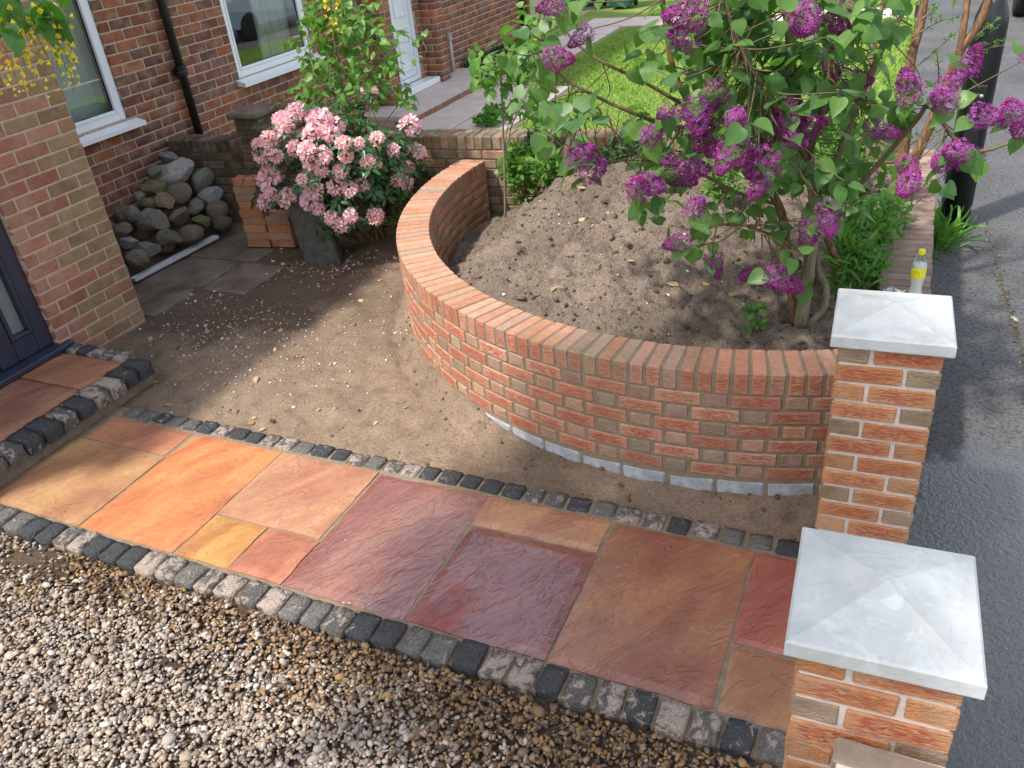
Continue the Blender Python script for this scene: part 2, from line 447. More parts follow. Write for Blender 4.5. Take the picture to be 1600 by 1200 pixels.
def dirt_mat(name, dry, wetc, dark, wscale=0.9, bstr=0.7, thr=(0.42, 0.6), damp=False):
    m, nt, b = new_mat(name, 0.95, 0.2)
    v = coords(nt, False)
    big = noise(nt, v, wscale, 5, 0.6, 0.3); mid = noise(nt, v, 9, 5, 0.65); fine = noise(nt, v, 70, 5, 0.7)
    c = mix(nt, mapr(nt, big, *thr), dry, wetc)
    c = mix(nt, mapr(nt, mid, 0.5, 0.75, 0, 0.7), c, dark)
    grit = noise(nt, v, 150, 3, 0.75)
    c = mix(nt, mapr(nt, fine, 0.36, 0.56, 0.6, 0), c, mix(nt, 1.0, c, (0.45, 0.42, 0.4), 'MULTIPLY'))
    c = mix(nt, mapr(nt, grit, 0.36, 0.5, 0.55, 0), c, mix(nt, 1.0, c, (0.4, 0.38, 0.37), 'MULTIPLY'))
    c = mix(nt, mapr(nt, grit, 0.6, 0.7, 0, 0.45), c, (0.4, 0.34, 0.28))
    c = mix(nt, mapr(nt, noise(nt, v, 3.5, 5, 0.7), 0.5, 0.68, 0, 0.45), c, mix(nt, 1.0, c, (1.35, 1.35, 1.35), 'MULTIPLY'))
    if damp:  # damp, darker soil; shade of house and bay is painted in too
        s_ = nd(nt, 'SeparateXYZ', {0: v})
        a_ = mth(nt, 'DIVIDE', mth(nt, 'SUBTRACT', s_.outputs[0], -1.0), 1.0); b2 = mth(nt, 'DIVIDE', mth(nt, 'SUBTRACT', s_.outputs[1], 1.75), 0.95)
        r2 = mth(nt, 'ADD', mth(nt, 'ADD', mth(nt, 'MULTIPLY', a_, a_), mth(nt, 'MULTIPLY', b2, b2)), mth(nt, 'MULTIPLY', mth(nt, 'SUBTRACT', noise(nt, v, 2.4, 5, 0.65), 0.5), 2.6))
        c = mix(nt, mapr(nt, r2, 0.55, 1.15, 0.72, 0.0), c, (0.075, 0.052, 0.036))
    lk(nt, c, b.inputs['Base Color'])
    bump(nt, b, mth(nt, 'ADD', mth(nt, 'MULTIPLY', mid, 1.4), mth(nt, 'ADD', mth(nt, 'MULTIPLY', fine, 0.8), mth(nt, 'MULTIPLY', grit, 0.35))), bstr, 0.03)
    return m
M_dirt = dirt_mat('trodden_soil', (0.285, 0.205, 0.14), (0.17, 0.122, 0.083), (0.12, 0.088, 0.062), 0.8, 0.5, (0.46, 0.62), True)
M_mound = dirt_mat('dry_mound_soil', (0.33, 0.255, 0.195), (0.24, 0.182, 0.137), (0.15, 0.114, 0.087), 1.3, 1.0)
M_clod = dirt_mat('soil_clods', (0.21, 0.145, 0.095), (0.12, 0.082, 0.055), (0.09, 0.065, 0.045), 3, 0.6)
M_bed = dirt_mat('gravel_bed_soil', (0.12, 0.085, 0.055), (0.07, 0.05, 0.035), (0.05, 0.04, 0.03), 2, 0.6)

def gravel_mat():
    m, nt, b = new_mat('pebbles', 0.75, 0.3)
    v = coords(nt, False); base = csrc(nt, 'col')
    n = noise(nt, v, 160, 4, 0.65)
    lk(nt, mix(nt, mapr(nt, n, 0.35, 0.7, 0, 0.6), base, mix(nt, 1.0, base, (0.6, 0.56, 0.52), 'MULTIPLY')), b.inputs['Base Color'])
    bump(nt, b, n, 0.3, 0.003)
    return m
M_gravel = gravel_mat()

def asphalt_mat():
    m, nt, b = new_mat('asphalt', 0.9, 0.35)
    v = coords(nt, False)
    fine = noise(nt, v, 130, 3, 0.7); mid = noise(nt, v, 45, 4, 0.65); big = noise(nt, v, 1.4, 4, 0.6)
    # damp patch beside the gate pillars, its own outline
    s = nd(nt, 'SeparateXYZ', {0: v})
    dx = mth(nt, 'DIVIDE', mth(nt, 'SUBTRACT', s.outputs[0], 4.25), 0.75)
    dy = mth(nt, 'DIVIDE', mth(nt, 'SUBTRACT', s.outputs[1], 0.0), 1.15)
    r2 = mth(nt, 'ADD', mth(nt, 'MULTIPLY', dx, dx), mth(nt, 'MULTIPLY', dy, dy))
    r2 = mth(nt, 'ADD', r2, mth(nt, 'MULTIPLY', mth(nt, 'SUBTRACT', noise(nt, v, 3.2, 4, 0.6), 0.5), 1.6))
    wet = mapr(nt, r2, 0.85, 1.0, 1.0, 0.0)
    c = mix(nt, mapr(nt, big, 0.35, 0.7), (0.125, 0.122, 0.12), (0.07, 0.068, 0.066))
    c = mix(nt, mapr(nt, fine, 0.55, 0.68, 0, 0.7), c, (0.2, 0.195, 0.19))
    c = mix(nt, mapr(nt, mid, 0.38, 0.52, 0.7, 0), c, (0.02, 0.019, 0.019))
    c = mix(nt, mth(nt, 'MULTIPLY', wet, 0.6), c, (0.012, 0.012, 0.013))
    lk(nt, c, b.inputs['Base Color'])
    wp = mth(nt, 'MULTIPLY', wet, mapr(nt, mid, 0.3, 0.55, 1.0, 0.75))
    lk(nt, mapr(nt, wp, 0, 1, 0.82, 0.2), b.inputs['Roughness'])
    lk(nt, mapr(nt, wp, 0, 1, 0.35, 0.6), b.inputs['Specular IOR Level'])
    lk(nt, wet, b.inputs['Coat Weight']); b.inputs['Coat Roughness'].default_value = 0.08; b.inputs['Coat IOR'].default_value = 1.5
    cb = nd(nt, 'Bump', {'Height': mid, 'Strength': 0.8, 'Distance': 0.014}); lk(nt, cb.outputs[0], b.inputs['Coat Normal'])
    bump(nt, b, mth(nt, 'ADD', mid, mth(nt, 'MULTIPLY', fine, 0.6)), 0.8, 0.012)
    return m
M_asphalt = asphalt_mat()
M_road = simple('road_asphalt', (0.07, 0.07, 0.072), 0.85, 0.3, 60, 0.5)
M_ground = simple('verge_ground', (0.1, 0.12, 0.05), 0.95, 0.4, 2, 0.3)

def leaf_mat(name, c1, c2, trans=0.4, rough=0.45, joined=False):
    m, nt, b = new_mat(name, rough, 0.4)
    if joined:
        f = noise(nt, coords(nt, False), 14, 2)
        f = mapr(nt, f, 0.3, 0.7)
    else:
        f = nd(nt, 'ObjectInfo').outputs['Random']
    c = mix(nt, f, c1, c2)
    v = nd(nt, 'TexCoord').outputs['Generated']
    c = mix(nt, mapr(nt, noise(nt, coords(nt, False), 60, 2), 0.4, 0.7, 0, 0.3), c, mix(nt, 1.0, c, (0.7, 0.75, 0.6), 'MULTIPLY'))
    if not joined:
        lx = nd(nt, 'SeparateXYZ', {0: nd(nt, 'TexCoord').outputs['Object']})
        rib = mapr(nt, mth(nt, 'ABSOLUTE', lx.outputs[0]), 0.008, 0.03, 0.5, 0.0)
        vn = mth(nt, 'FRACT', mth(nt, 'MULTIPLY', mth(nt, 'SUBTRACT', lx.outputs[1], mth(nt, 'MULTIPLY', mth(nt, 'ABSOLUTE', lx.outputs[0]), 0.8)), 8.0))
        rib = mth(nt, 'MAXIMUM', rib, mapr(nt, mth(nt, 'ABSOLUTE', mth(nt, 'SUBTRACT', vn, 0.5)), 0.0, 0.12, 0.22, 0.0))
        c = mix(nt, rib, c, mix(nt, 1.0, c, (1.7, 1.5, 1.5), 'MULTIPLY'))
    lk(nt, c, b.inputs['Base Color'])
    t = nd(nt, 'BsdfTranslucent', {'Color': mix(nt, 1.0, c, (1.5, 1.7, 0.6), 'MULTIPLY')})
    ms = nd(nt, 'MixShader', {0: trans, 1: b.outputs[0], 2: t.outputs[0]})
    lk(nt, ms.outputs[0], nt.nodes['Material Output'].inputs['Surface'])
    return m
def leaf_pair(name, c1, c2, trans=0.38, rough=0.42):
    return leaf_mat(name, c1, c2, trans, rough), leaf_mat(name+'_joined', c1, c2, trans, rough, True)
L_lilac = leaf_pair('lilac_leaf', (0.06, 0.145, 0.04), (0.125, 0.235, 0.05), 0.42)
L_young = leaf_pair('young_leaf', (0.08, 0.19, 0.035), (0.145, 0.275, 0.05))
L_rhodo = leaf_pair('rhododendron_leaf', (0.025, 0.075, 0.025), (0.06, 0.14, 0.035), 0.2, 0.35)
L_shrub = leaf_pair('shrub_leaf', (0.05, 0.16, 0.025), (0.13, 0.28, 0.04))
L_dark = leaf_pair('dark_leaf', (0.02, 0.06, 0.02), (0.05, 0.11, 0.03), 0.2)
L_laburnum = leaf_pair('laburnum_leaf', (0.05, 0.15, 0.025), (0.10, 0.24, 0.04))
L_grass = leaf_pair('grass_blade', (0.14, 0.26, 0.04), (0.25, 0.36, 0.06), 0.3, 0.6)
L_dead = leaf_pair('dead_leaf', (0.32, 0.2, 0.1), (0.5, 0.38, 0.2), 0.15, 0.8)

def petal_mat(name, trans=0.35, tint=(1.2, 1.0, 1.2)):
    m, nt, b = new_mat(name, 0.6, 0.25)
    c = csrc(nt, 'col')
    o = nd(nt, 'ObjectInfo').outputs['Random']
    c = mix(nt, mapr(nt, o, 0, 1, 0, 0.35), c, mix(nt, 1.0, c, (0.75, 0.8, 1.15), 'MULTIPLY'))
    lk(nt, c, b.inputs['Base Color'])
    t = nd(nt, 'BsdfTranslucent', {'Color': mix(nt, 1.0, c, tint, 'MULTIPLY')})
    ms = nd(nt, 'MixShader', {0: trans, 1: b.outputs[0], 2: t.outputs[0]})
    lk(nt, ms.outputs[0], nt.nodes['Material Output'].inputs['Surface'])
    return m
M_petal = petal_mat('flower_petals')

def bark_mat(name, c1, c2, sc_=18):
    m, nt, b = new_mat(name, 0.9, 0.2)
    v = coords(nt, False, (1, 1, 0.25))
    n = noise(nt, v, sc_*2, 5, 0.65, 0.6); n2 = noise(nt, coords(nt, False), 9, 3)
    c = mix(nt, mapr(nt, n, 0.35, 0.65), c1, c2)
    c = mix(nt, mapr(nt, n2, 0.5, 0.7, 0, 0.5), c, tuple(x*0.6 for x in c1))
    lk(nt, c, b.inputs['Base Color']); bump(nt, b, n, 0.8, 0.008)
    return m
M_bark = bark_mat('lilac_bark', (0.25, 0.2, 0.13), (0.13, 0.1, 0.065))
M_bark_red = bark_mat('peeling_bark', (0.27, 0.15, 0.08), (0.06, 0.035, 0.022), 26)
M_twig = bark_mat('twig_bark', (0.18, 0.13, 0.07), (0.10, 0.08, 0.04))
M_stalk = bark_mat('green_stalk', (0.2, 0.22, 0.08), (0.13, 0.13, 0.05))

def rock_mat():
    m, nt, b = new_mat('field_stone', 0.85, 0.25)
    v = coords(nt); base = csrc(nt, 'obj')
    n = noise(nt, v, 7, 5, 0.6); n2 = noise(nt, v, 45, 4, 0.65)
    c = mix(nt, mapr(nt, n, 0.4, 0.7, 0, 0.7), base, mix(nt, 1.0, base, (0.6, 0.6, 0.55), 'MULTIPLY'))
    c = mix(nt, mapr(nt, noise(nt, v, 4, 3), 0.55, 0.72, 0, 0.6), c, (0.11, 0.11, 0.035))
    c = mix(nt, mapr(nt, n2, 0.62, 0.75, 0, 0.5), c, (0.35, 0.33, 0.3))
    lk(nt, c, b.inputs['Base Color'])
    bump(nt, b, mth(nt, 'ADD', n, mth(nt, 'MULTIPLY', n2, 0.4)), 0.5, 0.015)
    return m
M_rock = rock_mat()

def glass_mat(name, refl=0.9, tint=(0.9, 0.95, 0.93)):
    m = bpy.data.materials.new(name); m.use_nodes = True; nt = m.node_tree
    nt.nodes.remove(nt.nodes['Principled BSDF'])
    g = nd(nt, 'BsdfGlossy', {'Color': (refl, refl, refl, 1), 'Roughness': 0.01})
    t = nd(nt, 'BsdfTransparent', {'Color': (*tint, 1)})
    fc = nd(nt, 'LayerWeight', {'Blend': 0.5}).outputs['Facing']
    fr = mth(nt, 'ADD', 0.10, mth(nt, 'MULTIPLY', mth(nt, 'POWER', fc, 3.0), 0.8))
    ms = nd(nt, 'MixShader', {0: fr, 1: t.outputs[0], 2: g.outputs[0]})
    lk(nt, ms.outputs[0], nt.nodes['Material Output'].inputs['Surface'])
    return m
M_glass = glass_mat('window_glass')
def frosted():
    m, nt, b = new_mat('frosted_glass', 0.25, 0.5)
    v = coords(nt, False)
    lk(nt, mix(nt, noise(nt, v, 6, 2), (0.17, 0.2, 0.19), (0.24, 0.28, 0.27)), b.inputs['Base Color'])
    return m
M_frost = frosted()
def bottle_plastic():
    m, nt, b = new_mat('clear_plastic', 0.08, 0.5)
    b.inputs['Base Color'].default_value = (0.92, 0.96, 0.97, 1)
    b.inputs['Transmission Weight'].default_value = 0.95
    b.inputs['IOR'].default_value = 1.15
    return m
M_plastic = bottle_plastic()
M_liquid = simple('cloudy_drink', (0.72, 0.73, 0.62), 0.2, 0.05, 4, 0, 0.5)
def label_mat():
    m, nt, b = new_mat('yellow_label', 0.4, 0.4)
    v = coords(nt, False)
    s = nd(nt, 'SeparateXYZ', {0: v})
    # small grey print in lines on part of the label
    ln = mth(nt, 'FRACT', mth(nt, 'MULTIPLY', s.outputs[2], 190.0))
    txt = mth(nt, 'MULTIPLY', mth(nt, 'GREATER_THAN', ln, 0.5), mth(nt, 'GREATER_THAN', noise(nt, coords(nt, False, (1, 1, 0.3)), 320, 1), 0.5))
    side = mapr(nt, s.outputs[0], 0.006, 0.008, 1.0, 0.0)
    hz = mth(nt, 'MULTIPLY', mapr(nt, s.outputs[2], 0.108, 0.11), mapr(nt, s.outputs[2], 0.138, 0.14, 1, 0))
    c = mix(nt, mth(nt, 'MULTIPLY', mth(nt, 'MULTIPLY', txt, side), hz), (0.82, 0.72, 0.02), (0.3, 0.27, 0.04))
    lk(nt, c, b.inputs['Base Color'])
    return m
M_label = label_mat()
def water_mat():
    m, nt, b = new_mat('puddle_water', 0.09, 0.6)
    b.inputs['Base Color'].default_value = (0.13, 0.10, 0.075, 1)
    bump(nt, b, noise(nt, coords(nt, False), 6, 2), 0.05, 0.005)
    return m
M_water = water_mat()

# ================================================================== SETTING
def sheet(name, x0, x1, y0, y1, z, mat, label=None):
    me = mesh_np(name, [(x0, y0, z), (x1, y0, z), (x1, y1, z), (x0, y1, z)], [(0, 1, 2, 3)], mat=mat)
    return structure(name, me, label)
sheet('ground', -300, 300, -300, 300, -0.22, M_ground)
sheet('road', 5.46, 13, -60, 120, -0.13, M_road, 'grey asphalt road')
mb = MB(); mb.box((3.30, -60, -0.3), (5.35, 120, -0.02), 0.002)
structure('pavement', mb.mesh('pavement', M_asphalt), 'dark asphalt pavement with a damp patch')
mb = MB()
for k in range(-20, 40): mb.box((5.35, k*0.92, -0.3), (5.47, k*0.92+0.912, -0.015), 0.012)
structure('kerb', mb.mesh('kerb', M_slabgrey), 'grey kerb stones along the road')

def grid_mesh(name, x0, x1, y0, y1, step, zf, mat, keep=None, smooth=True):
    xs = np.arange(x0, x1+step/2, step); ys = np.arange(y0, y1+step/2, step)
    X, Y = np.meshgrid(xs, ys); Z = zf(X, Y)
    nx, ny = len(xs), len(ys)
    i = np.arange(nx*ny).reshape(ny, nx)
    F = np.stack([i[:-1, :-1], i[:-1, 1:], i[1:, 1:], i[1:, :-1]], -1).reshape(-1, 4)
    V = np.stack([X, Y, Z], -1).reshape(-1, 3)
    if keep is not None:
        k = keep(X, Y).ravel(); F = F[k[F].any(1)]
        used = np.unique(F); mp = -np.ones(len(V), int); mp[used] = np.arange(len(used)); V = V[used]; F = mp[F]
    return mesh_np(name, V, F, smooth=smooth, mat=mat)

# ---- curved garden wall line (outer top edge traced on the coping plane z = .63)
WZ = 0.63
OUT = [(715,251),(675,277),(645,310),(627.5,340),(620.5,370),(621,387.5),(630,412),(642,426),(666,454),(687,470),(712,486),(755,510),(792,525),(910,550),(987,561),(1046,569),(1105,576),(1190,587.5),(1255,594)]
WC = np.array([2.62, 2.745])
pts = np.array([onz(a, b, WZ)[:2] for a, b in OUT])
th = np.unwrap(np.arctan2(pts[:, 1]-WC[1], pts[:, 0]-WC[0])); th = np.where(th < 0, th+2*np.pi, th)
RC = np.polyfit(th-4.0, np.linalg.norm(pts-WC, axis=1), 3)
TH0, TH1 = 2.985, 5.09
tt = np.linspace(TH0, TH1, 900)
rr = np.polyval(RC, tt-4.0)
WP = WC + np.stack([rr*np.cos(tt), rr*np.sin(tt)], 1)
seg = np.linalg.norm(np.diff(WP, axis=0), axis=1); WS = np.concatenate([[0], np.cumsum(seg)]); WL = WS[-1]
def wall_at(s):
    p = np.array([np.interp(s, WS, WP[:, 0]), np.interp(s, WS, WP[:, 1])])
    q = np.array([np.interp(s+0.01, WS, WP[:, 0]), np.interp(s+0.01, WS, WP[:, 1])])
    q0 = np.array([np.interp(s-0.01, WS, WP[:, 0]), np.interp(s-0.01, WS, WP[:, 1])])
    t = (q-q0)/np.linalg.norm(q-q0)
    return p, t, np.array([-t[1], t[0]])           # point, tangent, inward normal
WT = 0.215
def inside_dist(X, Y):
    """radial distance inside the outer face (>0 inside)"""
    a = np.arctan2(Y-WC[1], X-WC[0]); a = np.where(a < 0.5, a+2*np.pi, a)
    R = np.polyval(RC, np.clip(a, TH0, TH1)-4.0)
    return R-np.hypot(X-WC[0], Y-WC[1])

BW = lambda x: 3.12+0.07*x                          # front face line of the back wall
# ---- trodden soil
def soil_z(X, Y):
    d = inside_dist(X, Y)
    z = -0.012+0.035*fbm(X, Y, 1.3, 4, 3)+0.016*fbm(X, Y, 7, 4, 9)+0.006*fbm(X, Y, 30, 2, 5)
    z = z-0.03*np.exp(-((d+0.10)/0.05)**2)*np.clip((1.6-X)/0.8, 0, 1)+(0.085+0.05*fbm(X, Y, 5, 3, 71))*np.exp(-(np.clip(d, -9, 0)/0.075)**2)*np.clip((1.95-X)/0.5, 0, 1)+0.075*np.clip(fbm(X, Y, 3.5, 3, 77)+0.12, 0, 1)*np.exp(-((d+0.0)/0.09)**2)*np.clip((X-1.1)/0.5, 0, 1)
    z = z+0.05*np.clip((Y-1.9)/1.2, 0, 1)*np.clip((X+1.2)/0.6, 0, 1)
    edge = np.clip((Y-0.12)/0.1, 0, 1)
    return np.where(Y < 0.22, z*edge-0.018*(1-edge), z)
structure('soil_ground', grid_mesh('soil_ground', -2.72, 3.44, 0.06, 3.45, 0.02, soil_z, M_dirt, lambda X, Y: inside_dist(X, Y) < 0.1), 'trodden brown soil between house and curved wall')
# ---- soil mound inside the wall
def mound_z(X, Y):
    d = inside_dist(X, Y)-WT
    left = np.clip((X-0.45)/1.05, 0, 1); left = left*left*(3-2*left)
    h = 0.14+0.52*left
    h = h+0.10*np.exp(-(((X-1.75)/0.7)**2+((Y-2.45)/0.7)**2))
    front = np.clip(d/0.75, 0, 1); wr = np.clip((X-0.9)/0.7, 0, 1); wr = wr*wr*(3-2*wr)
    h = h*(1-wr*0.28*(1-front))
    h = h*np.clip(0.78+d/0.7, 0.7, 1)
    h = np.minimum(h, 0.78)
    r = 0.07*fbm(X, Y, 1.8, 4, 21)+0.06*fbm(X, Y, 7, 5, 33, 0.6)+0.042*fbm(X, Y, 20, 3, 12, 0.65)
    rt = np.clip((X-2.5)/0.6, 0, 1)
    return np.clip(h+r-0.06*rt, 0.05, None)-0.05*np.clip((3.3-X)/-0.3, 0, 1)
def mound_h(x, y): return float(mound_z(np.array([x]), np.array([y]))[0])
structure('soil_mound', grid_mesh('soil_mound', 0.3, 3.46, 0.5, 3.5, 0.016, mound_z, M_mound, lambda X, Y: (inside_dist(X, Y) > WT-0.06)), 'heap of dry brown soil inside the curved wall')

def blob_cloud(name, P, S, mat, cols=None, seed=1, flat=0.7):
    g = np.random.default_rng(seed)
    t = (1+5**0.5)/2
    I = np.array([(-1,t,0),(1,t,0),(-1,-t,0),(1,-t,0),(0,-1,t),(0,1,t),(0,-1,-t),(0,1,-t),(t,0,-1),(t,0,1),(-t,0,-1),(-t,0,1)], float); I /= np.linalg.norm(I[0])
    FI = np.array([(0,11,5),(0,5,1),(0,1,7),(0,7,10),(0,10,11),(1,5,9),(5,11,4),(11,10,2),(10,7,6),(7,1,8),(3,9,4),(3,4,2),(3,2,6),(3,6,8),(3,8,9),(4,9,5),(2,4,11),(6,2,10),(8,6,7),(9,8,1)])
    n = len(P)
    q = g.normal(size=(n, 4)); q /= np.linalg.norm(q, axis=1)[:, None]
    w, x, y, z = q.T
    R = np.stack([np.stack([1-2*(y*y+z*z), 2*(x*y-z*w), 2*(x*z+y*w)], -1), np.stack([2*(x*y+z*w), 1-2*(x*x+z*z), 2*(y*z-x*w)], -1), np.stack([2*(x*z-y*w), 2*(y*z+x*w), 1-2*(x*x+y*y)], -1)], 1)
    # keep most stones lying flat: blend of random yaw and random tumble
    yaw = g.uniform(0, 6.28, n); tl = g.normal(0, 0.35, n)
    cy_, sy_ = np.cos(yaw), np.sin(yaw); ct, st = np.cos(tl), np.sin(tl)
    Ry = np.stack([np.stack([cy_, -sy_*ct, sy_*st], -1), np.stack([sy_, cy_*ct, -cy_*st], -1), np.stack([0*cy_, st, ct], -1)], 1)
    use = g.random(n) < 0.75
    R = np.where(use[:, None, None], Ry, R)
    A = np.stack([g.uniform(0.9, 1.5, n), g.uniform(0.75, 1.05, n), g.uniform(0.8, 1.1, n)*flat], 1)*np.asarray(S)[:, None]
    V = I[None]*(1+g.normal(0, 0.11, (n, 12, 1)))*A[:, None, :]
    V = np.einsum('nij,nkj->nki', R, V)+np.asarray(P)[:, None, :]
    F = (FI[None]+(np.arange(n)*12)[:, None, None]).reshape(-1, 3)
    return mesh_np(name, V.reshape(-1, 3), F, smooth=True, mat=mat, col=None if cols is None else np.repeat(cols, 12, 0))
# clods and crumbs on both soils
n = 5200
x = rng.uniform(0.5, 3.42, n); y = rng.uniform(0.6, 3.3, n); k = inside_dist(x, y) > WT+0.02; x, y = x[k], y[k]
s = rng.gamma(1.3, 0.003, len(x))+0.0015
o = structure('mound_clods', blob_cloud('mound_clods', np.stack([x, y, mound_z(x, y)+s*0.2], 1), s, M_clod, seed=2), 'loose crumbs of soil on the heap'); o['kind'] = 'stuff'
n = 2600
x = rng.uniform(-2.0, 3.3, n); y = rng.uniform(0.12, 3.1, n)
d = inside_dist(x, y); w = np.exp(-((d+0.07)/0.09)**2)+0.6*np.exp(-((y-0.2)/0.12)**2)+0.06
k = (d < -0.01) & (rng.random(n) < w); x, y = x[k], y[k]
xx = rng.uniform(0.25, 3.2, 1500); yy = rng.uniform(0.3, 2.6, 1500); dd = inside_dist(xx, yy); k = (dd < -0.004) & (dd > -0.09); x = np.r_[x, xx[k]]; y = np.r_[y, yy[k]]
s = rng.gamma(1.4, 0.0028, len(x))+0.0015
o = structure('soil_crumbs', blob_cloud('soil_crumbs', np.stack([x, y, soil_z(x, y)+s*0.2], 1), s, M_clod, seed=3), 'dark crumbs of soil along the wall foot'); o['kind'] = 'stuff'
n = 1800
cxs = np.array([(-0.9, 1.1), (-0.3, 1.0), (0.2, 0.75), (-1.2, 1.6), (0.3, 1.5), (1.5, 1.7), (2.2, 1.2)]); ci = rng.choice(7, n, p=[.24, .22, .16, .14, .12, .06, .06])
x = cxs[ci, 0]+rng.normal(0, 0.38, n); y = cxs[ci, 1]+rng.normal(0, 0.3, n)
k = (y > 0.14) & (y < 2.9) & (x < 3.2); x, y = x[k], y[k]; d = inside_dist(x, y)
k = (d < -0.02) | (d > WT+0.05); x, y, d = x[k], y[k], d[k]
z = np.where(d > 0, mound_z(x, y), soil_z(x, y)); s = rng.gamma(1.3, 0.0022, len(x))+0.0016
pal = np.array([(0.6, 0.55, 0.47), (0.5, 0.42, 0.33), (0.42, 0.3, 0.2), (0.65, 0.62, 0.58), (0.35, 0.17, 0.1)])
o = structure('stone_chips', blob_cloud('stone_chips', np.stack([x, y, z+s*0.3], 1), s, M_gravel, pal[rng.integers(0, 5, len(x))]*rng.uniform(0.8, 1.1, (len(x), 1)), 4), 'pale stone chips scattered on the soil'); o['kind'] = 'stuff'

# ---- gravel drive
structure('gravel_bed', grid_mesh('gravel_bed', -3.2, 3.50, -6.0, -0.96, 0.05, lambda X, Y: -0.035+0.02*fbm(X, Y, 3, 3, 8), M_bed), 'dark soil under the gravel')
n = 72000
x = rng.uniform(-1.4, 3.5, n); y = rng.uniform(-3.2, -0.985, n)
P3 = np.stack([x, y, 0*x], 1)-CAM; dd = P3@FWD
pxx = 800+FPX*(P3@RIGHT)/dd; pyy = 600-FPX*(P3@UP)/dd
k = (dd > 0.3) & (pxx > -260) & (pxx < 1500) & (pyy < 1420)
x, y, pxx, pyy = x[k], y[k], pxx[k], pyy[k]
patch = np.exp(-(((x+0.05)/0.35)**2+((y+1.08)/0.12)**2))+np.exp(-(((x-1.1)/0.25)**2+((y+1.33)/0.05)**2))*0.7
k = rng.random(len(x)) > 0.93*np.clip(patch, 0, 1); x, y = x[k], y[k]
lay = rng.random(len(x))
s = rng.lognormal(math.log(0.0082), 0.34, len(x))
z = -0.028+0.02*fbm(x, y, 3, 3, 8)+lay*0.02
stain = np.clip(1.15-(-0.98-y)/0.34+0.9*fbm(x, y, 2.5, 3, 4), 0, 1)*np.clip((x+0.1)/0.3, 0.25, 1)
dry = np.array([(0.50, 0.43, 0.36), (0.43, 0.34, 0.27), (0.36, 0.32, 0.29), (0.28, 0.25, 0.23), (0.58, 0.53, 0.47), (0.44, 0.37, 0.29), (0.33, 0.25, 0.19)])
brn = np.array([(0.26, 0.16, 0.08), (0.16, 0.1, 0.055), (0.3, 0.19, 0.1), (0.10, 0.075, 0.055), (0.34, 0.24, 0.15), (0.2, 0.15, 0.11), (0.38, 0.24, 0.11)])
ii = rng.integers(0, 7, len(x)); jj = rng.integers(0, 7, len(x))
use = rng.random(len(x)) < stain
cols = np.where(use[:, None], brn[jj], dry[ii])*rng.uniform(0.78, 1.15, (len(x), 1))
o = structure('gravel', blob_cloud('gravel', np.stack([x, y, z], 1), s, M_gravel, np.clip(cols*np.array([0.92, 0.87, 0.82]), 0, .8), 5, 0.52), 'rounded buff and brown gravel of the drive'); o['kind'] = 'stuff'

# ---- sandstone path with granite sett edging
path = bpy.data.objects.new('path', None); COLL.objects.link(path); path['kind'] = 'structure'; path['label'] = 'sandstone slab path with granite sett edging'
mb = MB(); mb.box((-0.9, -0.957, -0.12), (3.40, 0.100, -0.0095), 0.002); mb.obj('pointing', M_joint, path)
def slab_mesh(name, w, d, thick, mat, seed, amp=0.003, nx=14, rim=0.006):
    ny = max(6, int(nx*d/w)); xs = np.linspace(-w/2, w/2, nx+1); ys = np.linspace(-d/2, d/2, ny+1)
    X, Y = np.meshgrid(xs, ys)
    ex = np.minimum(np.minimum(X+w/2, w/2-X), np.minimum(Y+d/2, d/2-Y))
    Z = amp*2*fbm(X, Y, 5, 3, seed)-rim*(ex < 1e-6)
    jx = 0.004*vnoise(Y*14, Y*0+seed, seed+1)*2; jy = 0.004*vnoise(X*14, X*0+seed, seed+2)*2
    X = X+jx*(np.abs(X) > w/2-1e-6); Y = Y+jy*(np.abs(Y) > d/2-1e-6)
    V = np.stack([X, Y, Z], -1).reshape(-1, 3); idx = np.arange(len(V)).reshape(ny+1, nx+1)
    F = [tuple(q) for q in np.stack([idx[:-1, :-1], idx[:-1, 1:], idx[1:, 1:], idx[1:, :-1]], -1).reshape(-1, 4)]
    rimv = list(idx[0, :])+list(idx[1:, -1])+list(idx[-1, -2::-1])+list(idx[-2:0:-1, 0])
    nb = len(V); low = V[rimv].copy(); low[:, 2] = -thick
    V = np.concatenate([V, low]); m = len(rimv)
    for i in range(m):
        j = (i+1) % m; F.append((rimv[i], nb+i, nb+j, rimv[j]))
    return mesh_np(name, V, F, mat=mat, smooth=False)
SX, SY = 0.6214, 0.8333
slabs = [(-0.64, 0, -0.232, 0, (0.34, 0.15, 0.095), 1), (-0.70, 0, -SY, -0.232, (0.36, 0.21, 0.11), 1),
         (0, SX, -SY, 0, (0.46, 0.19, 0.085), 1), (SX, 2*SX, -0.535, 0, (0.38, 0.205, 0.13), 1),
         (SX, 0.94, -SY, -0.535, (0.42, 0.235, 0.085), 1), (0.94, 2*SX, -SY, -0.535, (0.40, 0.18, 0.11), 0.85),
         (2*SX, 3*SX, -SY, 0, (0.33, 0.16, 0.13), 0.1), (3*SX, 4*SX, -0.222, 0, (0.46, 0.25, 0.14), 0.55),
         (3*SX, 4*SX, -SY, -0.222, (0.26, 0.095, 0.085), 0.0), (4*SX, 5*SX, -SY, 0, (0.33, 0.15, 0.085), 0.45),
         (5*SX, 3.385, -0.52, 0, (0.34, 0.11, 0.08), 0.6), (5*SX, 3.385, -SY, -0.52, (0.36, 0.185, 0.095), 0.6)]
